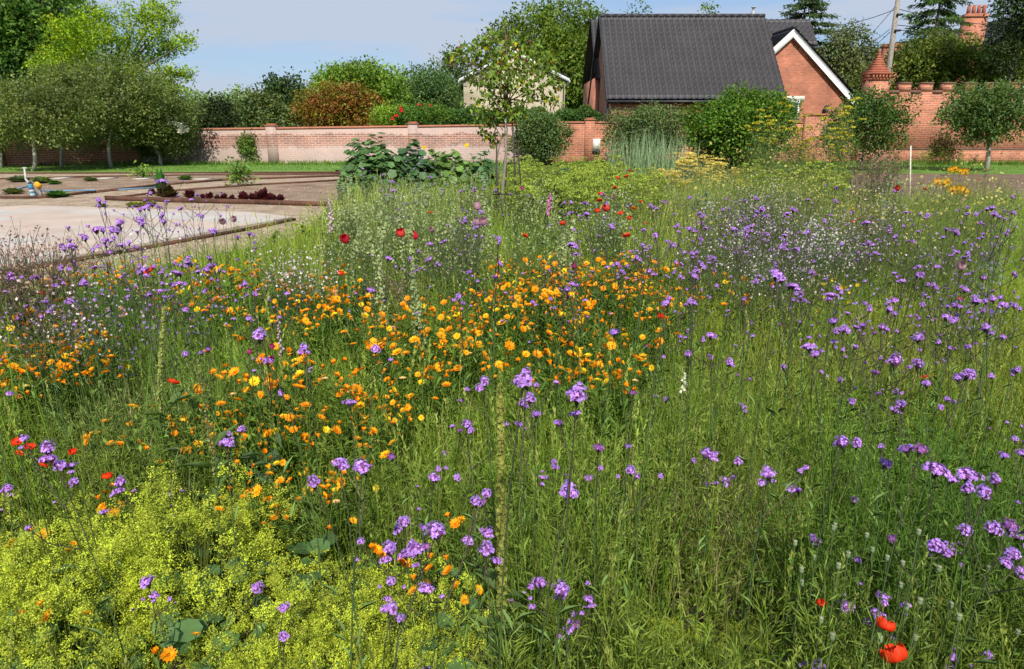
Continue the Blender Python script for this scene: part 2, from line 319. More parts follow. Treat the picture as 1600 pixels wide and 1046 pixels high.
# walls
def wallseg(px0, px1, Y0, Y1, z0, z1, mat, name, label, cat='wall', thick=.34, piers=(), coping=True, cat2=None):
    x0 = WP(px0, 220, Y0)[0]; x1 = WP(px1, 220, Y1)[0]
    r = empty(name, (x0, Y0, 0), label, cat)
    mb = MB(); V = []
    for x, y, z in ((x0, Y0, z0), (x1, Y1, z1)):
        V += [(x, y, -.1), (x, y + thick, -.1), (x, y, z), (x, y + thick, z)]
    mb.add(V, [(0, 4, 6, 2), (5, 1, 3, 7), (0, 2, 3, 1), (4, 5, 7, 6), (2, 6, 7, 3)])
    mb.obj('brickwork', mat, r)
    if coping:
        c = MB(); V = []
        for x, y, z in ((x0, Y0, z0), (x1, Y1, z1)):
            V += [(x, y - .04, z), (x, y + thick + .04, z), (x, y - .04, z + .05), (x, y + thick + .04, z + .05), (x, y + .05, z + .09), (x, y + thick - .05, z + .09)]
        c.add(V, [(0, 6, 8, 2), (2, 8, 10, 4), (4, 10, 11, 5), (5, 11, 9, 3), (3, 9, 7, 1), (1, 7, 6, 0)], [(0, 2, 4), (0, 4, 5), (0, 5, 1), (1, 5, 3), (6, 10, 8), (6, 11, 10), (6, 7, 11), (7, 9, 11)])
        c.obj('coping', M['coping'], r)
    for pxp in piers:
        t = (WP(pxp, 220, Y0)[0] - x0) / (x1 - x0); x = x0 + t * (x1 - x0); y = Y0 + t * (Y1 - Y0); z = z0 + t * (z1 - z0)
        q = MB(); q.box((x - .23, y - .14, -.1), (x + .23, y + thick + .08, z + .14)); po = q.obj('pier', mat, r)
        q = MB(); q.box((x - .27, y - .18, z + .142), (x + .27, y + thick + .12, z + .19)); q.box((x - .2, y - .1, z + .192), (x + .2, y + thick + .04, z + .25)); k = q.obj('pier_cap', M['coping'], r)
    return r
wallseg(-260, 218, 30.5, 33.0, 1.5, 1.52, M['brick_plain'], 'garden_wall', 'shaded brown brick garden wall behind the row of olive green trees', piers=(-40, 217))
wallseg(218.5, 860, 33.02, 34.3, 1.50, 1.76, M['brick_old'], 'garden_wall', 'long weathered brick wall with pale washed patches and red coping', piers=(421, 642))
wallseg(860.5, 1256, 34.32, 34.5, 1.85, 1.85, M['brick_castle'], 'garden_wall', 'clean red brick garden wall carrying the cream meter box', piers=(921,))
wallseg(1256.5, 1352, 34.2, 34.2, 2.2, 2.2, M['brick_castle'], 'garden_wall', 'short red brick wall between the gabled house and the gate pier')
# castellated wall
x0, x1 = WP(1376, 200, 34)[0], WP(1600, 200, 34)[0] + 6
r = empty('castellated_wall', (x0, 34, 0), 'tall red brick wall with battlements along its top', 'wall')
mb = MB(); mb.box((x0, 34, -.1), (x1, 34.35, 3.28)); mb.box((x0, 33.9, -.1), (x1, 33.998, .62)); mb.obj('brickwork', M['brick_castle'], r)
mb = MB(); mb.box((x0, 33.88, .622), (x1, 34.0, .70)); mb.obj('plinth_cap', M['cap'], r)
k = 0; x = WP(1374, 129, 34)[0]
while x < x1 - .6:
    mb = MB(); mb.box((x, 33.98, 3.282), (x + .50, 34.37, 3.60)); o = mb.obj('merlon', M['brick_castle'], r)
    q = MB(); q.box((x - .015, 33.955, 3.604), (x + .515, 34.395, 3.69)); q.obj('cap', M['cap'], o, off=tuple(np.array(r.location) + 0))
    q = MB(); q.box((x + .518, 33.96, 3.20), (x + 1.002, 34.38, 3.33)); q.obj('crenel_cap', M['cap'], r)
    x += 1.02; k += 1
# gate pier
x = WP(1367, 150, 33.7)[0]; r = empty('gate_pier', (x, 33.7, 0), 'red brick pier with stepped pyramid cap at the end of the battlements', 'pier')
mb = MB(); mb.box((x - .38, 33.4, 0), (x + .38, 34.3, 3.75)); mb.box((x - .45, 33.35, 0), (x + .45, 34.35, .7)); mb.obj('shaft', M['brick_castle'], r)
mb = MB()
for i in range(6):
    xx = x - .42 + i * .15; mb.box((xx, 33.3, 3.82), (xx + .08, 33.42, 3.98))
mb.box((x - .43, 33.34, 3.752), (x + .43, 34.36, 3.83)); mb.box((x - .48, 33.28, 3.99), (x + .48, 34.42, 4.09)); mb.box((x - .42, 33.42, 3.83), (x + .42, 34.3, 3.99)); mb.obj('corbel_band', M['terra'], r)
mb = MB(); hs = [(.54, 4.092, 4.24), (.46, 4.24, 4.36)]
for i, hw in enumerate((.38, .32, .265, .215, .17, .13, .09, .06)):
    z = 4.092 + i * .105; mb.box((x - hw, 33.85 - hw, z), (x + hw, 33.85 + hw, z + .103))
mb.obj('stepped_cap', M['terra'], r)
mb = MB(); mb.blob((x, 33.85, 5.0), .07, .07, .12, (1, 1, 1)); mb.obj('finial', M['terra'], r)
# meter box
c = WP(932, 236, 34.1); r = empty('meter_box', (c[0], 34.1, c[2]), 'cream utility meter box on the red brick wall', 'meter box')
mb = MB(); mb.box((c[0] - .17, 34.12, c[2]), (c[0] + .17, 34.318, c[2] + .56)); mb.obj('box', M['cream'], r)
mb = MB(); mb.box((c[0] - .15, 34.105, c[2] + .03), (c[0] + .15, 34.119, c[2] + .53)); mb.obj('door', M['cream'], r)
mb = MB(); mb.box((c[0] - .19, 34.09, c[2] - .05), (c[0] + .19, 34.318, c[2] - .003)); mb.obj('base_tray', M['dark'], r)
# ------------------------------------------------------------------ buildings
def tiled(parent, x0, x1, ye, ze, yr, zr, mat, name='roof_slope', tw=.32, th=.38, xs=6):
    """pantiled slope from eave (ye,ze) up to ridge (yr,zr), real rolls and steps"""
    L = math.hypot(yr - ye, zr - ze); rows = max(1, round(L / th)); cols = round((x1 - x0) / tw); nx = cols * xs + 1
    X = np.linspace(x0, x1, nx); ph = np.arange(nx) % xs / xs
    prof = .05 * np.maximum(0, np.cos(ph * 2 * math.pi)) ** 1.2
    nx_, nz_ = (zr - ze) / L, abs(yr - ye) / L; sg = -1 if yr > ye else 1
    V = []; Q = []
    for i in range(rows):
        for t, lift in ((i / rows, .065), ((i + 1) / rows, .0)):
            y = ye + (yr - ye) * t; z = ze + (zr - ze) * t
            for a, b_ in zip(X, prof): V.append((a, y + sg * nx_ * (lift + b_), z + nz_ * (lift + b_)))
    for i in range(rows * 2 - 1):
        for j in range(nx - 1):
            a = i * nx + j; Q.append((a, a + 1, a + nx + 1, a + nx))
    mb = MB(); mb.add(V, Q)
    y0_, z0_ = ye - sg * 0, ze
    mb.add([(x0, ye, ze - .07), (x1, ye, ze - .07), (x1, yr, zr - .07), (x0, yr, zr - .07)], [(0, 3, 2, 1)])
    return mb.obj(name, mat, parent)
H = empty('brick_house', (4.8, 36, 0), 'red brick house under a steep dark pantiled roof', 'house')
mb = MB()
mb.add([(5.0, 36.3, 0), (13.5, 36.3, 0), (13.5, 36.3, 3.05), (5.0, 36.3, 3.05)], [(0, 1, 2, 3)])
for xx in (5.0, 13.5):
    mb.add([(xx, 36.3, 0), (xx, 44.8, 0), (xx, 44.8, 3.05), (xx, 40.55, 7.25), (xx, 36.3, 3.05)], [(0, 1, 2, 4)], [(2, 3, 4)])
mb.add([(5.0, 44.8, 0), (13.5, 44.8, 0), (13.5, 44.8, 3.05), (5.0, 44.8, 3.05)], [(3, 2, 1, 0)]); mb.obj('wall', M['brick_house'], H)
rf = tiled(H, 4.75, 13.7, 36.0, 2.98, 40.5, 7.42, M['tile'], 'roof'); tiled(H, 4.75, 13.7, 45.0, 2.98, 40.5, 7.42, M['tile'], 'rear_roof', xs=3)
mb = MB(); 
for i in range(20): mb.tube([(4.7 + i * .452, 40.5, 7.47), (4.7 + i * .452 + .44, 40.5, 7.47)], .10, k=8)
mb.obj('ridge_tiles', M['tile'], H)
mb = MB(); mb.add([(4.7, 35.95, 2.9), (4.78, 35.95, 2.9), (4.78, 40.5, 7.4), (4.7, 40.5, 7.4), (4.7, 35.95, 3.04), (4.78, 35.95, 3.04), (4.78, 40.5, 7.54), (4.7, 40.5, 7.54)], [(0, 1, 5, 4), (4, 5, 6, 7), (0, 4, 7, 3), (1, 2, 6, 5), (0, 3, 2, 1)])
mb.add([(4.7, 45.05, 2.9), (4.78, 45.05, 2.9), (4.78, 40.52, 7.4), (4.7, 40.52, 7.4), (4.7, 45.05, 3.04), (4.78, 45.05, 3.04), (4.78, 40.52, 7.54), (4.7, 40.52, 7.54)], [(0, 4, 5, 1), (4, 7, 6, 5), (0, 3, 7, 4), (1, 5, 6, 2)])
mb.obj('verge', M['dark'], H)
mb = MB(); mb.tube([(4.75, 35.93, 2.9), (13.7, 35.93, 2.9)], .06, k=8); mb.box((4.75, 35.99, 2.80), (13.7, 36.03, 2.96)); g_ = mb.obj('gutter', M['black'], H)
mb = MB(); mb.tube([(4.82, 36.25, 2.8), (4.82, 36.25, 0)], .05, k=6); mb.obj('downpipe', M['dark'], H)
c = WP(1177, 18, 40.7); mb = MB(); mb.tube([(c[0], 40.7, 7.3), (c[0], 40.7, 7.75)], .13, k=8); mb.tube([(c[0], 40.7, 7.75), (c[0], 40.7, 7.9)], .07, k=8); mb.tube([(c[0], 40.7, 7.9), (c[0], 40.7, 7.95)], [.15, .06], k=8); mb.obj('flue', M['steel'], H)
# gabled wing and rear range
mb = MB(); ax, az, fz = 15.5, 6.75, 3.4
mb.add([(11.9, 41, 0), (19.0, 41, 0), (19.0, 41, fz), (ax, 41, az), (11.9, 41, fz), (11.9, 52, 0), (19, 52, 0), (19, 52, fz), (11.9, 52, fz)], [(0, 1, 2, 4), (1, 6, 7, 2), (0, 4, 8, 5)], [(2, 3, 4)])
mb.obj('wing_wall', M['brick_house'], H)
mb = MB()
for sx in (-1, 1):
    e = (ax + sx * 3.85, 3.38 - .12); V = [(ax, 40.72, az + .12), (e[0], 40.72, e[1]), (e[0], 40.72, e[1] - .42), (ax, 40.72, az - .33)]; V2 = [(a, 40.76, c_) for a, b_, c_ in V]
    mb.add(V + V2, [(0, 1, 2, 3) if sx < 0 else (3, 2, 1, 0), (0, 4, 5, 1), (1, 5, 6, 2), (2, 6, 7, 3), (4, 7, 6, 5)])
    mb.add([(ax, 40.76, az - .3), (e[0], 40.76, e[1] - .3), (e[0], 41.0, e[1] - .3), (ax, 41.0, az - .3)], [(0, 1, 2, 3)])
mb.obj('bargeboard', M['white'], H)
def slope_x(parent, xe, ze, xr, zr, y0, y1, mat, name):
    L = math.hypot(xr - xe, zr - ze); rows = round(L / .34); sg = 1 if xr > xe else -1; nx_, nz_ = (zr - ze) / L, abs(xr - xe) / L; V = []; Q = []
    cols = int((y1 - y0) / .3); Y = np.linspace(y0, y1, cols * 4 + 1); pr = .045 * np.maximum(0, np.cos((np.arange(len(Y)) % 4) / 4 * 6.283))
    for i in range(rows):
        for t, lf in ((i / rows, .045), ((i + 1) / rows, 0)):
            for y, q in zip(Y, pr): V.append((xe + (xr - xe) * t - sg * nx_ * (lf + q), y, ze + (zr - ze) * t + nz_ * (lf + q)))
    n_ = len(Y)
    for i in range(rows * 2 - 1):
        for j in range(n_ - 1): a = i * n_ + j; Q.append((a, a + n_, a + n_ + 1, a + 1))
    mb = MB(); mb.add(V, Q); return mb.obj(name, mat, parent)
slope_x(H, ax + 3.85, 3.38, ax, az + .12, 40.7, 52, M['tile'], 'wing_roof'); slope_x(H, ax - 3.85, 3.38, ax, az + .12, 40.7, 52, M['tile'], 'wing_roof')
mb = MB(); mb.tube([(ax, 40.68, az + .2), (ax, 45, az + .2)], .1, k=8); mb.obj('ridge_tiles', M['tile'], H)
tiled(H, 4.72, 4.99, 41.2, 4.3, 44.9, 7.9, M['tile'], 'upper_roof', tw=.27); tiled(H, 4.99, 17.9, 43.2, 6.25, 44.9, 7.9, M['tile'], 'upper_roof', xs=3); tiled(H, 4.72, 17.9, 49.0, 4.3, 44.9, 7.9, M['tile'], 'upper_roof', xs=3)
mb = MB(); mb.box((5.2, 43.9, 3), (17.7, 48.4, 5.6)); mb.box((4.78, 41.4, 0), (4.99, 48.4, 4.4)); mb.obj('upper_wall', M['brick_house'], H)
# window, lintel, lamp
a, b_ = WP(1215, 160, 40.9), WP(1262, 181, 40.9)
wf = MB(); wx0, wx1, wz1 = 14.45, 16.35, WP(1240, 158, 41)[2]; wz0 = wz1 - 1.15
for (p0, p1) in (((wx0, wz0), (wx0 + .09, wz1)), ((wx1 - .09, wz0), (wx1, wz1)), ((wx0 + .09, wz1 - .09), (wx1 - .09, wz1)), ((wx0 + .09, wz0), (wx1 - .09, wz0 + .09)), (((wx0 + wx1) / 2 - .04, wz0 + .09), ((wx0 + wx1) / 2 + .04, wz1 - .09))):
    wf.box((p0[0], 40.93, p0[1]), (p1[0], 40.998, p1[1]))
fr = wf.obj('window', M['white'], H); q = MB(); q.box((wx0 + .09, 40.96, wz0 + .09), (wx1 - .09, 40.997, wz1 - .09)); q.obj('pane', M['glass'], fr, off=(4.8, 36, 0))
q = MB(); q.box((wx0 - .25, 40.95, wz1 + .003), (wx1 + .25, 41.05, wz1 + .26)); q.obj('lintel', M['cream'], H)
c = WP(1290, 172, 40.8); rl = empty('wall_lamp', c, 'small black lantern on the brick gable wall', 'lamp')
q = MB(); q.box((c[0] - .09, 40.7, c[2] - .16), (c[0] + .09, 40.86, c[2] + .14)); q.tube([(c[0], 40.78, c[2] + .14), (c[0], 40.78, c[2] + .26)], [.11, .02], k=6); q.box((c[0] - .05, 40.86, c[2] - .05), (c[0] + .05, 40.998, c[2] + .05)); q.obj('lantern_body', M['dark'], rl)
q = MB(); q.box((c[0] - .06, 40.685, c[2] - .12), (c[0] + .06, 40.698, c[2] + .08)); q.obj('pane', M['glass'], rl)
# beige gabled house
def gable_house(name, label, pxl, pxr, py_e, pxa, pya, Y, mat, depth=10, over=.35, bb=.28, roofmat=None, zb=0, chim=None, rake=True):
    L = WP(pxl, py_e, Y); Rr = WP(pxr, py_e, Y); A = WP(pxa, pya, Y); r = empty(name, (L[0], Y, 0), label, 'house')
    mb = MB(); x0, x1, xa, ze, za = L[0], Rr[0], A[0], L[2], A[2]
    mb.add([(x0, Y, zb), (x1, Y, zb), (x1, Y, ze), (xa, Y, za), (x0, Y, ze), (x0, Y + depth, zb), (x1, Y + depth, zb), (x1, Y + depth, ze), (x0, Y + depth, ze), (xa, Y + depth, za)],
           [(0, 1, 2, 4), (1, 6, 7, 2), (0, 4, 8, 5), (6, 5, 8, 7)], [(2, 3, 4), (7, 8, 9)]); mb.obj('wall', mat, r)
    mb = MB(); rb = MB()
    for sx, xe in ((-1, x0), (1, x1)):
        sl_ = (za - ze) / abs(xa - xe); ex = xe + sx * over; ez = ze - over * sl_
        for (m_, dz0, dz1, y0, y1) in ((mb, -.05, bb - .05, Y - .25, Y - .21), (rb, bb - .05, bb + .06, Y - .24, Y + depth + .2)):
            V = [(xa, y0, za + dz0), (ex, y0, ez + dz0), (ex, y0, ez + dz1), (xa, y0, za + dz1)]; V += [(q[0], y1, q[2]) for q in V]
            F = [(0, 1, 2, 3), (4, 7, 6, 5), (0, 4, 5, 1), (1, 5, 6, 2), (2, 6, 7, 3)]
            m_.add(V, F)
        rb.add([(xa, Y - .2, za - .02), (ex, Y - .2, ez - .02), (ex, Y + depth, ez - .02), (xa, Y + depth, za - .02)], [(0, 1, 2, 3)])
        mb.box((ex - .12 if sx > 0 else ex - .06, Y - .2, ez - .08), (ex + .06 if sx > 0 else ex + .12, Y + depth, ez + .12))
    mb.obj('bargeboard', M['white'], r); rb.obj('roof', roofmat or M['tile'], r)
    if chim:
        q = MB(); q.box((xa + chim[0], Y + 2, za - .5), (xa + chim[0] + .8, Y + 2.7, za + chim[1])); ch = q.obj('chimney', mat, r)
        q = MB(); q.tube([(xa + chim[0] + .4, Y + 2.35, za + chim[1]), (xa + chim[0] + .4, Y + 2.35, za + chim[1] + .5)], [.17, .13], k=8); q.obj('chimney_pot', M['terra'], ch, off=(L[0], Y, 0))
    return r
bh = gable_house('beige_house', 'pale beige brick house with white bargeboards behind the small tree', 724, 883, 125, 803, 84, 60, M['brick_beige'], chim=(-.4, .75))
q = MB(); x = WP(881, 125, 59.9)[0]; q.tube([(x, 59.92, 5.3), (x, 59.92, 0)], .06, k=6); q.obj('downpipe', M['dark'], bh)
gable_house('white_house', 'white gabled house half hidden by trees at the right edge', 1548, 1700, 118, 1640, 20, 62, M['white'], roofmat=M['tile'], depth=14)
gable_house('slate_house', 'grey roofed brick house behind the telegraph pole', 1392, 1470, 118, 1432, 78, 66, M['brick_house'], depth=14)
def chimney(label, px, py0, py1, wpx, Y, pots):
    A, B = WP(px - wpx / 2, py0, Y), WP(px + wpx / 2, py1, Y); r = empty('brick_chimney', (A[0], Y, 0), label, 'chimney'); wd = B[0] - A[0]
    q = MB(); q.box((A[0], Y, 0), (B[0], Y + .9, A[2] - .3)); q.box((A[0] - .08, Y - .08, A[2] - .298), (B[0] + .08, Y + .98, A[2] - .1)); q.box((A[0], Y, A[2] - .098), (B[0], Y + .9, A[2])); q.obj('stack', M['brick_house'], r)
    for i in range(pots):
        x = A[0] + wd * (i + .5) / pots; q = MB(); q.tube([(x, Y + .4, A[2]), (x, Y + .4, A[2] + .7)], [.17, .14], k=8); q.obj('chimney_pot', M['terra'], r)
chimney('tall brick chimney beside the telegraph pole', 1395, 68, 118, 15, 58, 1)
chimney('brick chimney with red pots above the trees at right', 1522, 21, 100, 17, 64, 4)
# telegraph pole and wires
pb = WP(1386, 128, 46); pt = WP(1403, 0, 46); pd = (pt - pb) / (pt[2] - pb[2])
p0 = pb - pd * pb[2]; p1 = pt + pd * 1.2
r = empty('telegraph_pole', p0, 'leaning grey wooden telegraph pole behind the battlements', 'pole')
q = MB(); q.tube([p0, (p0 + p1) / 2, p1], [.2, .17, .14], (.26, .24, .21), k=8); q.obj('post', M['wood'], r)
q = MB()
for z_ in (7.4, 8.3): a = p0 + pd * z_; q.box((a[0] - .05, a[1] - .28, a[2] - .05), (a[0] + .3, a[1] + .0, a[2] + .05))
q.obj('bracket', M['dark'], r)
for lab, A, B, sag in (('black cable running down left from the telegraph pole', WP(1404, 4, 46), WP(1290, 118, 52), .35), ('thin cable left of the telegraph pole', WP(1390, 46, 46), WP(1330, 88, 52), .1), ('second thin cable left of the telegraph pole', WP(1391, 50, 46), WP(1322, 104, 50), .15),
                       ('upper cable running right from the telegraph pole', WP(1401, 14, 46), WP(1640, 44, 56), .3), ('middle cable running right from the telegraph pole', WP(1397, 39, 46), WP(1520, 36, 60), .2), ('lower cable running right from the telegraph pole', WP(1396, 46, 46), WP(1520, 47, 60), .2), ('faint cable from the pole over the far trees', WP(1401, 14, 46), WP(1300, 40, 60), .2)):
    t = np.linspace(0, 1, 14)[:, None]; P = A + (B - A) * t; P[:, 2] -= (sag * 4 * t * (1 - t))[:, 0]
    q = MB(); q.tube(P, .022, k=4, cap=False); tag(q.obj('overhead_cable', M['dark']), lab, 'cable', 'cables from the telegraph pole')
M['slab'] = noisy('pale_stone', (.40, .37, .32), (.50, .46, .40), 4, .8, .3)
# ------------------------------------------------------------------ trees and shrubs
def crown_mb(mb, c, rx, ry, rz, n, leaf, col, lobes=9, lobe_r=.42, flat=1., hv=.12, droop=.2, per=10, spread=1.1, squash_bottom=.0, col2=None, c2=.0, shell=.68, up=.5):
    lobes = int(lobes * 1.5)
    c = np.array(c, float); ncl = max(4, n // per)
    g = np.arange(lobes) + .5; th = g * 2.39996 + rng.uniform(0, 6); u = 1 - 2 * g / lobes; u = np.clip(u + rng.uniform(-.15, .15, lobes), -.95, .95)
    sr = np.sqrt(1 - u * u); rr = rng.uniform(shell - .22, shell + .24, lobes)
    LC = np.stack((sr * np.cos(th), sr * np.sin(th), u), 1) * rr[:, None]
    LR = rng.uniform(.75, 1.15, lobes) * lobe_r
    LC = np.concatenate((LC, [[0, 0, 0]])); LR = np.append(LR, shell * .8)
    wgt = LR ** 2; k = rng.choice(len(LR), ncl, p=wgt / wgt.sum())
    d = rdir(ncl); d[:, 2] = np.abs(d[:, 2]) * np.where(rng.random(ncl) < .72, 1, -1)
    q = LC[k] + d * (LR[k] * rng.uniform(.62, 1.05, ncl))[:, None] * np.array((1, 1, flat))
    P = q * np.array((rx, ry, rz)) + c
    br = rng.uniform(.62, 1.35, ncl) * (1 + .12 * rng.normal(size=len(LR))[k]); hue = rng.normal(0, hv, ncl)
    cl = np.array(col)[None] * br[:, None] * np.stack((1 + hue, 1 + .2 * hue, 1 - hue), 1)
    if col2 is not None:
        m_ = rng.random(ncl) < c2; cl[m_] = np.array(col2)[None] * br[m_][:, None]
    kk = np.repeat(np.arange(ncl), per); nn = len(kk)
    PP = P[kk] + rng.normal(size=(nn, 3)) * leaf * spread
    out = nrm(d[kk] * .8 + rdir(nn) * .7 + np.array((0, 0, -.15 * droop * 3)))
    Nn = nrm(np.array((0, 0, up)) + d[kk] * .5 + rdir(nn) * .7)
    Lf = leaf * rng.uniform(.7, 1.3, nn)
    mb.leaves(PP, out, Nn, Lf, Lf * rng.uniform(.5, .75, nn), np.clip(cl[kk] * rng.uniform(.85, 1.15, (nn, 1)), .003, 1), fold=.15, droop=.1)
    return [(LC[i] * np.array((rx, ry, rz)) + c, LR[i] * rx) for i in range(len(LR))]
def trunk_mb(mb, base, top, r0, r1, col, lobes=(), k=7, wob=.04):
    base, top = np.array(base, float), np.array(top, float); t = np.linspace(0, 1, 7)[:, None]; P = base + (top - base) * t
    P[1:-1, :2] += rng.normal(size=(5, 2)) * wob; mb.tube(P, np.linspace(r0, r1, 7), col, k=k)
    for i, (lc, lr) in enumerate(lobes):
        a = P[min(6, 3 + i % 4)]; mdp = (a + lc) / 2 + rng.normal(size=3) * .08 * np.linalg.norm(lc - a) + np.array((0, 0, -.05 * np.linalg.norm(lc - a)))
        mb.tube([a, mdp, lc], [r1 * .9, r1 * .55, r1 * .2], col, k=5)
def tree(name, label, cat, px, pt, pb, wpx, Y, n, leaf, col, depth=.8, trunk=(.10, .085, .065), tr=.0, tx=None, base_z=0., group=None, lobes=9, **kw):
    a = WP(px - wpx / 2, (pt + pb) / 2, Y); b_ = WP(px + wpx / 2, (pt + pb) / 2, Y); zt = WP(px, pt, Y)[2]; zb = max(.05, WP(px, pb, Y)[2])
    c = ((a[0] + b_[0]) / 2, Y, (zt + zb) / 2); rx = (b_[0] - a[0]) / 2; rz = (zt - zb) / 2; bx = c[0] if tx is None else WP(tx, 250, Y)[0]
    r = empty(name, (bx, Y, base_z), label, cat, group); mb = MB()
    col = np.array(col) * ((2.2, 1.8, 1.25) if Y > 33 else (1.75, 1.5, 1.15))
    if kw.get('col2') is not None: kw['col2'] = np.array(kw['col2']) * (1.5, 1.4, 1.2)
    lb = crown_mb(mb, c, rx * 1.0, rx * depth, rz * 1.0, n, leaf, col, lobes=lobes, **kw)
    mb.obj('crown', M['leaf'], r)
    tb = MB(); trr = tr or max(.03, rx * .05); trunk_mb(tb, (bx, Y, base_z - .05), (c[0], Y, c[2] + rz * .3), trr, trr * .35, trunk, lb[:8])
    tb.obj('trunk', M['attr'], r); return r
DG, MG, YG, OG = (.035, .075, .018), (.06, .125, .022), (.22, .30, .012), (.095, .125, .05)
# far line of trees behind the walls
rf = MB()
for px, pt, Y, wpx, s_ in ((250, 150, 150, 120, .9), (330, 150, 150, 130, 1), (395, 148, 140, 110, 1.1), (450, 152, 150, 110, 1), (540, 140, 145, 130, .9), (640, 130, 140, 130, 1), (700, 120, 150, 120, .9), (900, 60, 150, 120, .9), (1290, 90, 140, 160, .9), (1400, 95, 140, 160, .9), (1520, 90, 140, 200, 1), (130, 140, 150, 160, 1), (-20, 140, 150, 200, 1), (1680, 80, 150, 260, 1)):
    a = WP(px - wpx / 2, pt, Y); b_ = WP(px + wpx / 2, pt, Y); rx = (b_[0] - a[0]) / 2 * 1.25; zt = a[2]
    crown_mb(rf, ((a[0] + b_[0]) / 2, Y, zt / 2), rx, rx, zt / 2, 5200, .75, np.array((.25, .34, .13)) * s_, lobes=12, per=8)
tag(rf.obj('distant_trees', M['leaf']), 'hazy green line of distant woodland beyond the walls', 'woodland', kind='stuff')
BT = 'trees beyond the garden walls'
tree('broadleaf_tree', 'large dark green tree filling the top left corner', 'tree', 10, -60, 190, 240, 52, 26000, .34, (.042, .10, .022), group=BT, lobes=16, tr=.35)
tree('broadleaf_tree', 'very dark treetop rising behind the leftmost tree at the top edge', 'tree', 40, -80, 120, 170, 62, 9000, .36, (.025, .05, .018), group=BT, lobes=12)
# golden robinia: layered sprays
r = empty('golden_robinia', WP(170, 255, 44) * np.array((1, 1, 0)), 'tall yellow green tree with loose layered branches at the upper left', 'tree', BT)
mb = MB(); tips = []
for (px, py, w_, h_) in ((105, 45, 66, 38), (150, 30, 70, 46), (175, 60, 90, 50), (215, 28, 66, 40), (250, 14, 40, 26), (262, 32, 40, 22), (235, 55, 70, 30), (290, 66, 34, 22), (258, 75, 60, 26), (110, 82, 80, 50), (160, 95, 100, 46), (225, 90, 70, 34), (205, 120, 80, 40), (262, 118, 50, 26), (285, 116, 40, 16), (245, 138, 60, 26), (265, 140, 44, 24), (150, 130, 80, 50), (85, 110, 60, 50), (300, 172, 30, 14), (200, 150, 80, 40), (120, 150, 60, 40)):
    Y = 44 + rng.uniform(-2, 2); a = WP(px, py, Y); s_ = Y / FPX
    crown_mb(mb, a, w_ / 2 * s_ * 1.05, w_ / 2 * s_ * .9, h_ / 2 * s_, int(w_ * h_ * .42) + 200, .15, (.33, .45, .014), lobes=6, flat=.5, per=10, hv=.10, up=.9, col2=(.14, .26, .02), c2=.25)
    tips.append((a, .6))
mb.obj('crown', M['leaf'], r); tb = MB(); a = np.array(r.location)
trunk_mb(tb, (a[0], 44, -.05), WP(185, 70, 44), .3, .1, (.10, .09, .06)); P = WP(175, 150, 44)
for t_, _ in tips: tb.tube([P, (P + t_) / 2 + np.array((0, 0, .2)), t_], [.10, .07, .02], (.10, .09, .06), k=5)
tb.obj('trunk', M['attr'], r)
OL = 'olive green trees along the left wall'
for lab, px, pt, pb, wpx, Y, tx, sc in (('olive green tree with pale trunk nearest the left edge', -10, 150, 236, 120, 30.0, 0, .95), ('olive green tree whose slim pale trunk stands forward of the others', 60, 135, 236, 130, 27.5, 47, 1.0), ('broad olive tree with white trunk second in the row', 105, 115, 236, 150, 30.5, 94, .95),
                                  ('tallest olive grey tree of the row with white trunk', 170, 92, 232, 160, 30.2, 172, 1.0), ('olive tree at the right end of the row close to the wall', 235, 140, 238, 120, 31.8, 250, .9)):
    tree('olive_tree', lab, 'tree', px, pt, pb - 9, wpx * 1.18, Y, 17000, .10, np.array((.10, .15, .05)) * sc, tx=tx, tr=.085, trunk=(.32, .30, .26), group=OL, lobes=16, lobe_r=.36, shell=.74, per=8, spread=1.4, hv=.10, up=.9)
r = tree('elder_bush', 'bush with white flower clusters at the end of the olive trees', 'bush', 270, 178, 252, 62, 32, 4500, .10, (.09, .13, .05), lobes=7)
mb = MB(); P = np.array([WP(px, py, 31.3) for px, py in ((262, 187), (268, 191), (274, 193), (279, 196), (284, 199), (290, 202), (271, 197), (281, 204))])
for q in P: mb = MB(); mb.disc_flowers(q + rng.normal(size=(16, 3)) * .07, nrm(np.array((0, -.6, .8)) + .3 * rdir(16)), .07, (.75, .74, .55)); mb.obj('flower', M['petal'], r)
tree('dark_shrub', 'very dark shrub just above the wall beside the olive trees', 'shrub', 330, 158, 215, 78, 38, 5000, .16, (.018, .035, .012), lobes=7, group=BT)
tree('broadleaf_tree', 'dark rounded tree left of the red shrub', 'tree', 447, 122, 200, 72, 62, 7000, .26, (.030, .065, .024), group=BT)
tree('broadleaf_tree', 'soft grey green tree low above the wall left of the red shrub', 'tree', 405, 152, 215, 90, 50, 5000, .22, (.06, .10, .045), group=BT)
tree('red_leaved_shrub', 'large red and green leaved shrub above the long wall', 'shrub', 526, 138, 215, 128, 40, 13000, .15, (.10, .11, .016), group=None, lobes=14, col2=(.19, .065, .022), c2=.42, up=.8)
tree('red_leaved_shrub', 'small low red and green shrub right of the large one', 'shrub', 580, 180, 210, 66, 39.5, 2500, .13, (.11, .11, .016), lobes=7, col2=(.18, .065, .02), c2=.4)
tree('broadleaf_tree', 'bright mid green tree behind the red shrub', 'tree', 556, 97, 200, 150, 52, 18000, .24, (.085, .165, .03), group=BT, lobes=15, up=.9)
tree('broadleaf_tree', 'blue green tree between the bright green tree and the beige house', 'tree', 668, 104, 200, 110, 60, 12000, .22, (.05, .105, .045), group=BT, lobes=12)
tree('broadleaf_tree', 'sparse airy tree at the left corner of the beige house', 'tree', 712, 68, 180, 54, 64, 3000, .22, (.05, .095, .045), group=BT, lobes=8)
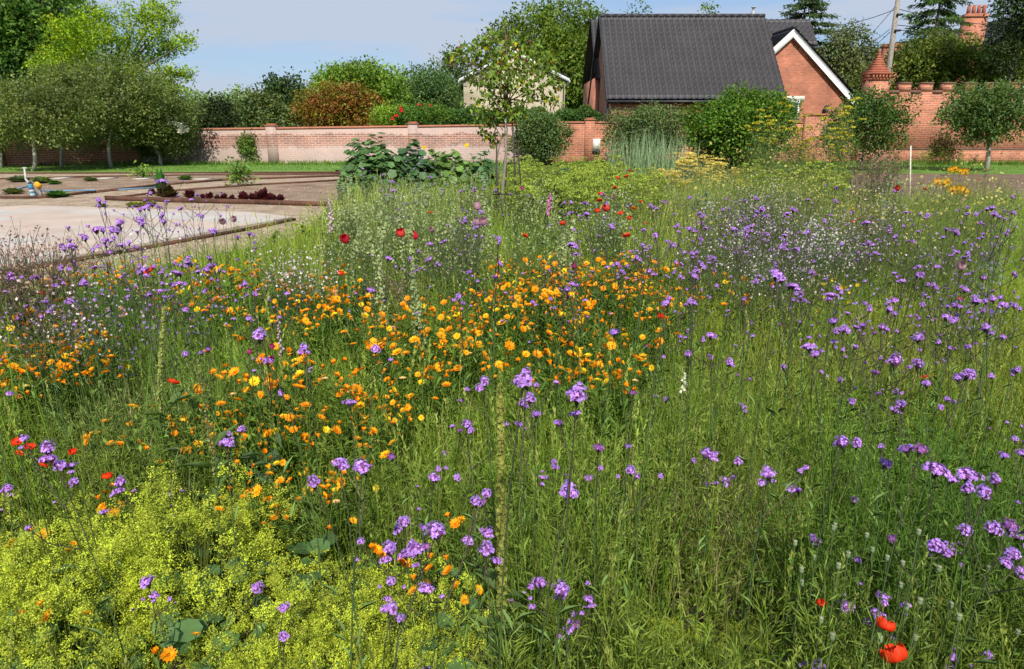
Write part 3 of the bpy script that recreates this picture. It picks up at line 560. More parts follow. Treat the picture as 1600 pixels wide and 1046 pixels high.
tree('leafy_shrub', 'light green shrub between the red shrub and the hedge', 'shrub', 612, 165, 205, 70, 37.5, 3500, .13, (.12, .22, .03), group=None, lobes=6)
tree('broadleaf_tree', 'huge dense green tree behind the beige house', 'tree', 868, 14, 205, 190, 72, 34000, .34, (.07, .125, .025), group=BT, lobes=22, up=.8)
tree('broadleaf_tree', 'green tree filling the gap between the beige and brick houses', 'tree', 915, 70, 200, 64, 76, 7000, .26, (.045, .10, .025), group=BT)
tree('broadleaf_tree', 'treetop peeping over the left end of the dark roof', 'tree', 990, 10, 120, 36, 75, 1500, .26, (.05, .10, .03), group=BT)
tree('broadleaf_tree', 'treetop peeping over the right half of the dark roof', 'tree', 1104, 5, 120, 38, 75, 1800, .26, (.06, .12, .03), group=BT)
def conifer(label, px, pt, pb, wpx, Y, col, n, leaf, tiers=16, group=None):
    T, B = WP(px, pt, Y), WP(px, pb, Y); Wd = wpx / 2 * Y / FPX; r = empty('conifer_tree', (T[0], Y, 0), label, 'tree', group); mb = MB(); tb = MB(); tb.tube([(T[0], Y, 0), (T[0], Y, T[2])], [.3, .04], (.12, .09, .07), k=6)
    for i in range(tiers):
        t = (i + .5) / tiers; z = T[2] + (B[2] - T[2]) * t; R0 = Wd * (.30 + .75 * t ** .6)
        for a in rng.uniform(0, 6.3, 8):
            L = R0 * rng.uniform(.6, 1.15); e = np.array((T[0] + math.cos(a) * L, Y + math.sin(a) * L, z - L * .10 + rng.normal() * .15)); tb.tube([(T[0], Y, z + .15), e], [.05, .015], (.12, .09, .07), k=4)
            m = int(n / tiers / 8); u = rng.uniform(.15, 1.03, m)[:, None]; o = np.array((T[0], Y, z + .15)); P = o + (e - o) * u + rng.normal(size=(m, 3)) * [.22, .22, .10] * (1.15 - u * .5)
            mb.leaves(P, nrm((e - o) / L + rdir(m) * .7 + [0, 0, -.2]), nrm(rdir(m) * .5 + [0, -.2, 1]), leaf * rng.uniform(.6, 1.2, m), leaf * .4, np.array(col) * rng.uniform(.5, 1.4) * rng.uniform(.8, 1.2, (m, 1)), droop=.15)
    mb.obj('crown', M['leaf'], r); tb.obj('trunk', M['attr'], r)
conifer('tall dark feathery tree right behind the gabled wing', 1262, -25, 190, 130, 64, (.085, .14, .045), 12000, .30, group=BT)
tree('weeping_tree', 'soft grey green weeping tree left of the brick pier', 'tree', 1320, 35, 190, 96, 62, 11000, .24, (.07, .10, .05), group=BT, lobes=14, droop=1.5)
tree('broadleaf_tree', 'bush rising just behind the brick pier', 'tree', 1350, 105, 200, 60, 46, 3500, .18, (.07, .11, .035), group=BT)
conifer('layered dark conifer behind the battlements', 1478, -50, 140, 110, 58, (.085, .16, .035), 11000, .28, tiers=13, group=BT)
tree('broadleaf_tree', 'wide yellow green tree behind the battlements', 'tree', 1465, 52, 150, 140, 50, 15000, .20, (.065, .10, .018), group=BT, lobes=18, flat=.7, col2=(.05, .08, .015), c2=.3)
tree('broadleaf_tree', 'lower yellow green tree at the right behind the battlements', 'tree', 1570, 70, 150, 90, 48, 6500, .20, (.06, .09, .016), group=BT, lobes=10)
tree('conifer_tree', 'black green tree hanging into the top right corner', 'tree', 1600, -70, 115, 100, 44, 9000, .18, (.022, .045, .016), group=BT, lobes=12)
# hedge: one clipped hedge behind the wall
r = empty('clipped_hedge', WP(760, 200, 37.5) * np.array((1, 1, 0)), 'dark clipped hedge along the back of the long wall', 'hedge'); mb = MB()
xa, xb = WP(622, 190, 37.5)[0], WP(938, 190, 37.5)[0]; n_ = 15000; X = rng.uniform(xa, xb, n_); f_ = rng.random(n_); top = 2.42 + .12 * np.sin(X * 2.1) + .1 * np.sin(X * 5.3)
Pz = np.where(f_ < .65, rng.uniform(.6, 1, n_) * top, top + rng.normal(0, .06, n_)); Py = np.where(f_ < .65, 37.3 + rng.normal(0, .08, n_), rng.uniform(37.3, 38.4, n_))
mb.leaves(np.stack((X, Py, Pz), 1), nrm(rdir(n_) + np.array((0, -.5, .4))), nrm(rdir(n_) * .6 + np.array((0, -.6, .7))), .13, .08, np.array((.075, .16, .028)) * rng.uniform(.6, 1.35, (n_, 1)))
mb.obj('foliage', M['leaf'], r); q = MB()
for x in np.arange(xa + .3, xb, .8): q.tube([(x, 37.8, 0), (x, 37.8, 2.2)], [.04, .02], (.1, .08, .06), k=5)
q.box((xa + .3, 37.55, .3), (xb - .3, 38.1, 2.25), (.02, .035, .012)); q.obj('branches', M['attr'], r)  # besides the branches, a solid dark green core box fills the hedge
r = tree('climbing_rose', 'climbing rose with red blooms spilling over the hedge', 'shrub', 665, 162, 200, 90, 36.8, 4500, .11, (.05, .115, .02), lobes=9, shell=.7)
mb = MB()
for px, py in ((655, 164), (626, 171), (672, 164), (620, 182), (613, 186), (628, 173)): q = WP(px, py, 35.9); mb = MB(); mb.disc_flowers(q + rng.normal(size=(5, 3)) * .04, nrm(np.array((0, -.8, .5)) + .5 * rdir(5)), .07, (.55, .02, .02)); mb.obj('flower', M['petal'], r)
tree('wall_climber', 'small leafy climber growing against the pale washed wall', 'climber', 386, 204, 252, 30, 33.2, 1300, .10, (.06, .12, .03), depth=.5, lobes=6)
tree('wall_climber', 'green climber at the wall beside the elder bush', 'climber', 233, 218, 254, 44, 32.3, 1500, .09, (.05, .10, .025), depth=.5, lobes=6)
# garden bushes on the right
GB = 'leafy bushes in front of the brick house'
tree('round_bush', 'rounded dark bush in front of the wall left of the meter box', 'bush', 845, 178, 256, 92, 31.5, 13000, .105, (.07, .125, .045), group=GB, lobes=12)
tree('willow_leaved_bush', 'grey green bush in front of the house wall', 'bush', 1010, 162, 256, 138, 31, 20000, .10, (.075, .125, .05), group=GB, lobes=15, hv=.08)
tree('laurel_bush', 'big glossy bright green bush in front of the dark roof', 'bush', 1150, 146, 262, 152, 27, 24000, .12, (.07, .15, .02), group=GB, lobes=17, up=.8)
tree('young_fruit_tree', 'small multi stemmed tree beside the brick pier', 'tree', 1356, 138, 250, 122, 28, 10000, .11, (.055, .115, .028), lobes=15, lobe_r=.38, shell=.72, tr=.07, trunk=(.16, .13, .10), base_z=0)
tree('young_fruit_tree', 'round headed young tree with grey trunk before the battlements', 'tree', 1543, 130, 228, 134, 27, 13000, .11, (.065, .125, .04), tr=.10, trunk=(.30, .27, .23), lobes=14, tx=1544)
tree('shadow_leaf_patch', 'dark leaf patch imitating a tree shadow low on the battlemented wall', 'climber', 1474, 212, 252, 50, 32.5, 1800, .10, (.07, .06, .03), depth=.4, lobes=6, group=None)  # added brown leaf patch, stands in for the young tree's shadow on the wall
tree('young_tree', 'slim leafy sapling right of the terrace soil beds', 'sapling', 372, 252, 300, 30, 20.5, 420, .12, (.11, .21, .05), depth=.9, lobes=6, shell=.75, lobe_r=.3, tr=.02)
tree('young_tree', 'tiny leafy sapling at the edge of the far left lawn', 'sapling', 224, 262, 282, 15, 24, 150, .12, (.10, .20, .04), lobes=4, tr=.015)
# the standard tree in the middle with its stakes
base = G(789, 372, 0); Yt = base[1]
r = empty('crab_apple_tree', base, 'small staked tree with loose airy crown in the middle of the meadow', 'tree'); s_ = Yt / FPX
lobs = [(790, 60, 46, 36), (760, 90, 60, 40), (828, 95, 60, 40), (735, 80, 46, 30), (715, 88, 34, 24), (850, 110, 50, 34), (800, 115, 80, 46), (770, 130, 60, 40), (815, 70, 50, 34), (860, 85, 30, 22), (790, 42, 18, 22), (752, 62, 30, 20), (836, 140, 60, 34), (855, 155, 44, 22), (770, 165, 60, 36), (800, 170, 50, 30), (760, 190, 40, 30), (748, 120, 40, 30), (700, 90, 16, 14), (770, 215, 26, 30), (868, 128, 24, 20), (785, 90, 60, 44)]
mb = MB(); fl = MB(); tips = []
for (px, py, w_, h_) in lobs:
    a = WP(px, py, Yt + rng.uniform(-.35, .35)); n_ = int(w_ * h_ * .058) + 10; tips.append(a)
    P = a + rng.normal(size=(n_, 3)) * np.array((w_ * s_ * .27, w_ * s_ * .27, h_ * s_ * .25)); hang = nrm(rdir(n_) * .7 + np.array((0, 0, -.55)))
    cl = np.array((.17, .26, .03)) * rng.uniform(.4, 1.5, (n_, 1)); yl = rng.random(n_); cl[yl < .07] = (.45, .40, .01); cl[(yl > .07) & (yl < .12)] = (.22, .05, .02)
    mb.leaves(P, hang, nrm(rdir(n_) + np.array((0, -.5, .4))), rng.uniform(.06, .105, n_), rng.uniform(.036, .058, n_), cl, fold=.18, droop=.12)
mb.obj('crown', M['leaf'], r)
tb = MB(); fork = WP(790, 185, Yt); tb.tube([base + np.array((0, 0, -.1)), WP(785, 300, Yt), WP(791, 240, Yt), fork], [.032, .027, .022, .019], (.24, .20, .16), k=8)
lead = WP(789, 45, Yt); tb.tube([fork, WP(794, 120, Yt), lead, WP(785, 35, Yt)], [.022, .014, .006, .003], (.13, .09, .06), k=6)
for a in tips:
    b0 = fork + (lead - fork) * rng.uniform(0, .6); md = (b0 + a) / 2 + np.array((0, 0, -.05)) + rng.normal(size=3) * .05; tb.tube([b0, md, a], [.012, .008, .003], (.13, .09, .06), k=5)
    for _ in range(4): e = a + rng.normal(size=3) * .12; tb.tube([(md + a) / 2, e], [.004, .002], (.13, .09, .06), k=4, cap=False)
tb.tube([WP(778, 300, Yt - .1), WP(776, 250, Yt - .1), WP(783, 215, Yt), WP(770, 190, Yt)], [.016, .014, .010, .006], (.20, .15, .10), k=6)
tb.obj('trunk', M['attr'], r)
st = empty('tree_stakes', (base[0], base[1], 0), 'thin dark wooden stakes with crossbars round the small tree', 'stakes'); SK = (.05, .042, .035)
for (pa, pb_, dy) in (((800, 182), (808, 335), -.25), ((806, 195), (818, 340), .25), ((776, 225), (776, 340), -.2), ((792, 200), (788, 375), .3)):
    a, b_ = WP(*pa, Yt + dy), WP(*pb_, Yt + dy); q = MB(); b_ = b_ + (b_ - a) * (b_[2] / (a[2] - b_[2])); q.tube([b_, a], .013, SK, k=6); q.obj('stake', M['attr'], st)
for (pa, pb_, dy) in (((770, 304), (824, 303), -.28), ((770, 301), (824, 305), .28)):
    q = MB(); q.tube([WP(*pa, Yt + dy), WP(*pb_, Yt + dy)], .012, SK, k=6); q.obj('crossbar', M['attr'], st)
q = MB(); q.tube([WP(772, 303, Yt - .28), WP(774, 302, Yt + .28)], .012, SK, k=6); q.obj('crossbar', M['attr'], st)
# cane stake at right
a = G(1421, 330, 0); b_ = WP(1423, 228, a[1]); q = MB(); q.tube([a, b_], [.018, .015], (.55, .50, .42), k=6); tag(q.obj('cane_stake', M['attr'], off=a), 'tall pale cane standing upright at the back right', 'cane')
# ------------------------------------------------------------------ vegetable beds
def rosette(c, rad, h, col, n=26):
    q = MB(); az = rng.uniform(0, 6.3, n); el = rng.uniform(.2, 1.35, n); D = np.stack((np.cos(az) * np.cos(el), np.sin(az) * np.cos(el), np.sin(el)), 1)
    q.leaves(np.tile(c, (n, 1)), D * np.array((1, 1, h / rad)), nrm(np.stack((-np.cos(az), -np.sin(az), .5 + 0 * az), 1)), rad * rng.uniform(.7, 1.1, n), rad * .7, np.array(col) * rng.uniform(.6, 1.4, (n, 1)), fold=.1, mid=.65)
    return q
for i, (px, py, r_) in enumerate(((272, 313, .14), (297, 314, .22), (317, 315, .12), (327, 316, .18), (340, 317, .13), (350, 317, .17), (363, 318, .14), (381, 318, .24), (396, 318, .18), (411, 319, .30), (425, 320, .20), (438, 320, .18), (250, 311, .12), (238, 308, .16))):
    c = G(px, py - 4, .012); tag(rosette(c, r_, r_ * 1.1, (.10, .018, .025), 34).obj('red_lettuce', M['leaf'], off=c), 'dark red lettuce at the front edge of the near bed', 'lettuce', 'dark red lettuces in the near bed')
c = G(262, 309, .012); r = empty('chard_plant', c, 'big bronze and green leafy plant left of the red lettuces', 'plant')
rosette(c, .34, .34, (.075, .06, .02), 60).obj('leaves', M['leaf'], r); rosette(G(255, 306, .012), .22, .75, (.04, .16, .02), 40).obj('tall_leaves', M['leaf'], r)
for px, py, r_, c_, lab in ((90, 308, .45, (.06, .14, .03), 'low green plant right of the standpipe'), (66, 286, .5, (.12, .16, .06), 'straggly weeds behind the standpipe'), (86, 288, .3, (.07, .16, .03), 'bright weed behind the standpipe'), (290, 281, .4, (.07, .13, .03), 'small green clump at the back of the bed'), (20, 303, .4, (.11, .13, .05), 'weedy tuft at the left edge of the bed'), (142, 283, .35, (.10, .13, .05), 'grey green weed in the middle of the bed'), (30, 284, .5, (.11, .14, .07), 'weedy tuft near the back of the bed at far left'), (158, 324, .2, (.10, .18, .04), 'little weed on the gravel before the near bed'), (210, 323, .28, (.22, .24, .05), 'yellow green tuft on the gravel by the terrace'), (232, 322, .3, (.22, .24, .05), 'wider yellow green tuft on the gravel by the terrace')):
    c = G(px, py, .012); tag(rosette(c, r_ * .8, r_ * .4, np.array(c_) * 1.5, 90).obj('weed_clump', M['leaf'], off=c), lab, 'weed', 'weeds round the beds')
for i, (px, py, w_) in enumerate(((95, 278.5, 9), (165, 278.7, 10), (222, 279.5, 10), (316, 280, 11))):
    a, b_ = G(px - w_ * .8, py, .02), G(px + w_ * .8, py, .02); q = MB(); h_ = .02
    q.add([(a[0], a[1] - .3, .016), (b_[0], b_[1] - .25, .016), (b_[0] + .1, b_[1] + .3, .016), (a[0] + .15, a[1] + .3, .016), (a[0], a[1] - .3, .04), (b_[0], b_[1] - .25, .04), (b_[0] + .1, b_[1] + .3, .04), (a[0] + .15, a[1] + .3, .04)], [(4, 5, 6, 7), (0, 1, 5, 4), (1, 2, 6, 5), (2, 3, 7, 6), (3, 0, 4, 7)], None, (1, 1, 1))
    tag(q.obj('stepping_stone', M['slab'], off=(px * 0, 0, 0)), ('pale stepping stone in the rear bed, ' + ['leftmost of the four', 'second from the left', 'third from the left', 'rightmost of the four'][i]), 'stone slab', 'stepping stones in the rear bed')
# standpipe
c = G(57, 309, .012); s_ = c[1] / FPX; r = empty('standpipe', c, 'galvanised standpipe with blue striped bottle and yellow funnel at the bed edge', 'standpipe')
P = lambda px, py: WP(px, py, c[1])
q = MB(); q.tube([P(59, 309), P(52, 300), P(47, 288), P(40, 280), P(38, 264)], [.05, .05, .04, .025, .02], (.42, .43, .42), k=7); q.tube([P(35, 263), P(42, 263)], .02, (.42, .43, .42), k=6); q.tube([P(65, 309), P(62, 296), P(58, 286)], .035, (.42, .43, .42), k=6); q.obj('post', M['attr'], r)
q = MB(); cs = [(.03, .03, .035), (.08, .28, .42), (.08, .28, .42), (.05, .10, .25), (.6, .62, .62), (.08, .28, .42), (.6, .62, .62), (.1, .35, .45)]
ys = np.linspace(284, 308, 9)
for i in range(8): q.tube([P(51.5 + i * .7, ys[i]) + np.array((0, -.12, 0)), P(51.5 + (i + 1) * .7, ys[i + 1]) + np.array((0, -.12, 0))], [.055, .055] if i else [.03, .05], cs[i], k=9)
q.obj('bottle', M['attr'], r)
q = MB(); q.tube([P(60, 286) + np.array((0, -.1, 0)), P(67, 292) + np.array((0, -.1, 0))], [.06, .075], (.75, .33, .02), k=8); q.obj('funnel', M['attr'], r)
for lab, pts in (('blue hose lying on the soil left of the standpipe', ((22, 297), (36, 293), (46, 292), (52, 295))), ('blue hose lying across the bed right of the standpipe', ((62, 298), (100, 298.5), (140, 297.5), (155, 298), (195, 296), (245, 293)))):
    q = MB(); q.tube([G(a, b_, .03) for a, b_ in pts], .022, (.13, .25, .36), k=6); tag(q.obj('garden_hose', M['attr']), lab, 'hose', 'blue hoses on the bed')
# stones scattered over the gravel
q = MB(); st_ = MB(); st_.blob((0, 0, .25), 1, .8, .5, (1, 1, 1), k=6, m=4, jit=.12); tm = st_.arrays(); n_ = 5000
px_ = rng.uniform(-100, 540, n_); py_ = rng.uniform(284, 460, n_); pos = np.array([G(a, b_, .006) for a, b_ in zip(px_, py_)])
ok = np.array([(not (326 < b < 424 - (a - 25) * .178 + 2 and a < 482)) and b < np.interp(a, [0, 300, 475, 530], [476, 410, 376, 300]) for a, b in zip(px_, py_)])
pos = pos[ok]; q.merge(tm, pos, rng.uniform(0, 6, len(pos)), rng.uniform(.006, .022, len(pos)), (np.array((.42, .34, .25)) * rng.uniform(.5, 1.5, (len(pos), 1))))
tag(q.obj('gravel_stones', M['attr']), 'loose stones scattered over the gravel', 'gravel', kind='stuff')
# tufts of rough grass at the wall foot
q = MB(); n_ = 22000; X = rng.uniform(-34, 34, n_); Yy = np.where(rng.random(n_) < .45, 32.6 + rng.normal(0, .35, n_), rng.uniform(28.0, 33.5, n_)); P = np.stack((X, Yy, 0 * X), 1)
ok = (P[:, 1] < 33.2 + (X > -15) * .6) & ~((X > -22) & (X < 4) & False); P = P[ok]; n_ = len(P); near = P[:, 1] > 31.9
q.blades(P, rng.uniform(0, 6.3, n_), np.where(near, rng.uniform(.06, .30, n_), rng.uniform(.03, .09, n_)), rng.uniform(.02, .05, n_), rng.uniform(.1, .6, n_), np.array((.12, .22, .03)) * rng.uniform(.7, 1.4, (n_, 1)), segs=2)
tag(q.obj('lawn_grass', M['grass']), 'short grass and taller tufts at the foot of the walls', 'grass', kind='stuff')
# ------------------------------------------------------------------ the meadow: ground cover nobody could count
def meadow_ok(P):
    px, py = proj(P[:, 0], P[:, 1], 0.)
    lim = np.interp(px, [-200, 0, 300, 475, 530, 545], [530, 492, 436, 402, 345, 290])
    ok = (py > lim) | ((P[:, 1] < 2.2))
    return ok & (P[:, 1] < 28.3) & ((P[:, 0] < .48 * P[:, 1]) | (P[:, 1] < 14))
def vn(P, s, seed=0):
    x, y = P[:, 0] * s + seed * 7.1, P[:, 1] * s + seed * 3.3
    return (np.sin(x * 1.7 + np.sin(y * 1.3 + 1)) + np.sin(y * 2.1 + 1.7 * np.sin(x * .9)) + np.sin((x + y) * 3.1 + 2) * .6 + np.sin((x - y) * 4.7) * .4) / 3
MANT = [(90,1000,.25,2,.95,'yellow green froth of lady mantle filling the bottom left corner'),(120,880,.28,0,.92,'yellow green lady mantle mound left of the long diagonal stem'),(290,850,.28,2,1.05,'broadest and highest mound of yellow green lady mantle'),(20,900,.25,1,1.0,'lady mantle mound touching the left edge'),(395,800,.25,1,.68,'right shoulder of lady mantle beside the marigolds'),(520,970,.25,0,.85,'lady mantle mound low in the frame left of centre'),(640,950,.24,1,.85,'lady mantle mound under the verbena heads'),(440,1045,.22,2,.75,'lady mantle on the bottom edge left of centre'),(600,1050,.2,1,.75,'lady mantle on the bottom edge near the centre'),(1065,1000,.12,1,.42,'small lady mantle plant at the bottom, left of its neighbour'),(1165,1010,.12,1,.42,'small lady mantle plant at the bottom, right of its neighbour'),(-60,1010,.22,0,.9,'lady mantle cut by the left edge')]
def off_mantle(P, k=.43):
    for px, py, z, v, sc, lab in MANT:
        c = G(px, py, z); P = P[np.hypot(P[:, 0] - c[0], P[:, 1] - c[1]) > k * sc]
    return P
def ground_pts(n, y0, y1, mx=.92):
    y = np.exp(rng.uniform(math.log(y0), math.log(y1), n * 2)) if y1 / y0 > 1.5 else rng.uniform(y0, y1, n * 2)
    # area density falls slowly with distance
    hw = y * mx + .8; x = rng.uniform(-1, 1, n * 2) * hw; P = np.stack((x, y, 0 * x), 1)
    P = P[meadow_ok(P)]; return P[:n]
def tintf(P):
    px, py = proj(P[:, 0], P[:, 1], .3); n = len(P); a = vn(P, 1.1, 1)[:, None]; b = vn(P, .5, 2)[:, None]
    c = np.array((.28, .36, .045)) * (1 + .16 * a) * np.stack((1 + .14 * b[:, 0], np.ones(n), 1 - .2 * b[:, 0]), 1)
    def zone(cx, cy, rx, ry, col, amt):
        nonlocal c
        w_ = np.exp(-((px - cx) / rx) ** 2 - ((py - cy) / ry) ** 2)[:, None] * amt; c = c * (1 - w_) + np.array(col) * w_
    zone(1480, 850, 260, 160, (0.109, 0.212, 0.032), .8); zone(1380, 560, 200, 80, (0.304, 0.308, 0.067), .7); zone(220, 660, 160, 70, (0.186, 0.244, 0.090), .7)
    zone(180, 500, 130, 50, (0.186, 0.342, 0.032), .8); zone(1250, 330, 260, 50, (0.270, 0.293, 0.106), .8); zone(880, 265, 130, 28, (0.405, 0.504, 0.053), .9); zone(620, 330, 130, 60, (0.304, 0.374, 0.106), .8)
    zone(860, 500, 240, 60, (0.220, 0.358, 0.032), .5); zone(1130, 760, 130, 90, (0.254, 0.277, 0.060), .5); zone(800, 1000, 100, 60, (0.119, 0.212, 0.030), .3)  # bottom centre zone: a cast shadow put into the plant tint
    return c * np.clip(1.12 - (py - 420) / 1500, .78, 1.12)[:, None]
g1 = MB()
for n_, y0, y1, h0, h1, w0, w1, sg in ((52000, .55, 3.2, .16, .48, .0022, .0048, 4), (90000, 3, 8, .18, .5, .004, .008, 3), (95000, 7.5, 28.3, .22, .58, .010, .024, 2)):
    P = ground_pts(n_, y0, y1); n = len(P); cl = vn(P, 2.3, 5); keep = rng.random(n) < .72 + .4 * cl; P = P[keep]; P = off_mantle(P); n = len(P)
    hh = rng.uniform(h0, h1, n) * (1 + .25 * vn(P, .9, 3)); gx, gy = proj(P[:, 0], P[:, 1], .4); mz = np.exp(-((gx - 900) / 190) ** 2 - ((gy - 450) / 45) ** 2) + np.exp(-((gx - 830) / 220) ** 2 - ((gy - 530) / 60) ** 2) + np.exp(-((gx - 510) / 170) ** 2 - ((gy - 620) / 80) ** 2) + np.exp(-((gx - 420) / 160) ** 2 - ((gy - 460) / 40) ** 2); mz += np.exp(-((gx - 60) / 100) ** 2 - ((gy - 545) / 60) ** 2); hh *= 1 - .5 * np.minimum(1, mz); C = tintf(P) * rng.uniform(.6, 1.4, (n, 1)); dry = rng.random(n) < .09; C[dry] = np.array((.50, .42, .20)) * rng.uniform(.5, 1.2, (dry.sum(), 1))
    g1.blades(P, rng.uniform(0, 6.3, n), hh, rng.uniform(w0, w1, n), rng.gamma(1.6, .22, n).clip(.02, 1.3), C, segs=sg)
tag(g1.obj('meadow_grass', M['grass']), 'tangled green grass filling the flower meadow', 'grass', kind='stuff')
def herb(kind):
    q = MB(); h = rng.uniform(.4, .6); ln = rng.normal(size=2) * .06; t = np.linspace(0, 1, 5)[:, None]; A = np.concatenate((ln * t ** 2, h * t), 1)
    q.tube(A, [.0024, .0022, .002, .0016, .001], (.9, 1, .9), k=4, cap=False)
    def at(u): return np.stack((ln[0] * u ** 2, ln[1] * u ** 2, h * u), 1)
    if kind == 0:    # feathery
        m = 95; u = rng.uniform(.1, 1, m); az = rng.uniform(0, 6.3, m); off = np.stack((np.cos(az), np.sin(az), .3 + 0 * az), 1) * rng.uniform(0, .05, m)[:, None]
        D = nrm(np.stack((np.cos(az), np.sin(az), rng.uniform(.1, 1.3, m)), 1) + .4 * rdir(m)); q.leaves(at(u) + off, D, nrm(rdir(m) + [0, 0, 1]), rng.uniform(.02, .05, m), .0028, (1, 1, 1))
    elif kind == 1:  # lance leaves
        m = 20; u = rng.uniform(.05, .95, m); az = rng.uniform(0, 6.3, m); D = nrm(np.stack((np.cos(az), np.sin(az), rng.uniform(.2, 1.1, m)), 1)); q.leaves(at(u), D, nrm(np.stack((-np.cos(az) * .3, -np.sin(az) * .3, 1 + 0 * az), 1)), rng.uniform(.03, .06, m), .008, np.array((1, 1, 1)) * rng.uniform(.8, 1.2, (m, 1)), droop=.12)
    elif kind == 2:  # low broad leaves
        m = 26; az = rng.uniform(0, 6.3, m); el = rng.uniform(.3, 1.2, m); D = np.stack((np.cos(az) * np.cos(el), np.sin(az) * np.cos(el), np.sin(el)), 1); q.leaves(rng.normal(size=(m, 3)) * .012 + [0, 0, .02], D, nrm(np.stack((-np.cos(az), -np.sin(az), 1.2 + 0 * az), 1)), rng.uniform(.06, .13, m), .020, np.array((.95, 1.05, .9)) * rng.uniform(.7, 1.2, (m, 1)), droop=.2)
    elif kind == 3:  # small round leaves, bushy
        m = 80; P = np.abs(rng.normal(size=(m, 3))) * [0, 0, .13] + rng.normal(size=(m, 3)) * [.07, .07, .02] + [0, 0, .1]; q.leaves(P, nrm(rdir(m) + [0, 0, .5]), nrm(rdir(m) * .5 + [0, 0, 1]), .022, .010, np.array((1, 1.05, .95)) * rng.uniform(.7, 1.3, (m, 1)))
    else:            # grass seed head
        m = 26; u = rng.uniform(.75, 1, m); q.leaves(at(u), nrm(rdir(m) * .5 + [0, 0, 1]), rdir(m), .02, .006, (1.6, 1.3, 2.2))
    return q.arrays()
HB = [[herb(k) for _ in range(4)] for k in range(5)]
def scatter_herbs(name, label, kinds, n, y0, y1, s0, s1, cond=None, tintm=(1, 1, 1), P=None, cat='ground cover'):
    q = MB()
    for k in kinds:
        for tm in HB[k]:
            Q = ground_pts(max(4, n // (4 * len(kinds))), y0, y1) if P is None else P[rng.integers(0, len(P), max(4, n // (4 * len(kinds))))] + rng.normal(size=(max(4, n // (4 * len(kinds))), 3)) * [.15, .15, 0]
            Q = off_mantle(Q); keep = rng.random(len(Q)) < .75 + .5 * vn(Q, 1.6, k + 3)
            if cond is not None: keep &= cond(Q)
            Q = Q[keep]
            if len(Q): q.merge(tm, Q, rng.uniform(0, 6.3, len(Q)), rng.uniform(s0, s1, len(Q)), tintf(Q) * np.array(tintm) * rng.uniform(.7, 1.35, (len(Q), 1)), tilt=rng.normal(size=(len(Q), 2)) * .12)
    return tag(q.obj(name, M['leaf']), label, cat, kind='stuff')
scatter_herbs('feathery_foliage', 'fine feathery green foliage between the near flowers', (0,), 3000, .6, 9, .7, 1.15)
scatter_herbs('leafy_stems', 'lance leaved green stems crowding the meadow', (1, 0, 4), 6500, .6, 9, .6, 1.1)
scatter_herbs('low_leaves', 'broad low leaves under the meadow flowers', (2, 3), 2600, 1.5, 9, .6, 1.1, tintm=(.75, .85, .8))
scatter_herbs('far_foliage', 'mixed green stems in the far half of the meadow', (1, 3, 4), 9500, 8, 28, .8, 1.35)
scatter_herbs('fern_leaved_foliage', 'dark ferny foliage low on the right of the meadow', (0, 3), 2600, 1.5, 5.5, .8, 1.2, cond=lambda Q: (proj(Q[:, 0], Q[:, 1], .3)[0] > 1230), tintm=(.75, .9, .9))
scatter_herbs('bright_leafy_cover', 'bright leafy cover on the left of the meadow', (2, 3), 1600, 2.5, 8, .9, 1.4, cond=lambda Q: (proj(Q[:, 0], Q[:, 1], .3)[0] < 420), tintm=(.85, 1.0, .8))
# ------------------------------------------------------------------ verbenas
LIL = np.array((.58, .30, .84))
def vhead(w_, h_, n_, dens=1.):
    q = MB(); d = rdir(n_); d[:, 2] = np.abs(d[:, 2]); P = d * np.array((w_, w_ * .85, h_)) * rng.uniform(.82, 1.05, (n_, 1))
    lob = (np.sin(np.arctan2(P[:, 1], P[:, 0]) * 3 + 1) * .18 + 1)[:, None]; P = P * lob
    C = LIL * rng.uniform(.65, 1.3, (n_, 1)) * np.stack((1 + rng.normal(0, .10, n_), np.ones(n_), np.ones(n_)), 1)
    q.disc_flowers(P, nrm(d + .35 * rdir(n_) + [0, 0, .25]), rng.uniform(.0036, .0054, n_), np.clip(C, 0, .95), k=4, cup=.15, ratio=.5)
    q.tube([(0, 0, -.008), (0, 0, h_ * .1), (0, 0, h_ * .6)], [w_ * .35, w_ * .78, w_ * .45], (.20, .07, .22), k=8)
    q.tube([(0, 0, -.022), (0, 0, -.007)], [.0016, w_ * .35], (.06, .08, .03), k=5, cap=False); return q.mesh('verbena_head', M['petal'])
VH = [vhead(.023, .014, 75), vhead(.020, .020, 75), vhead(.024, .011, 70), vhead(.018, .026, 85), vhead(.015, .010, 40), vhead(.011, .008, 22)]
VH += [VH[0], VH[1]]
LIL = np.array((.30, .12, .36)); VH[6] = vhead(.016, .010, 34); LIL = np.array((.44, .22, .70)); VH[7] = vhead(.019, .013, 60)
VG = 'tall purple verbenas standing in the meadow'; vcount = 0
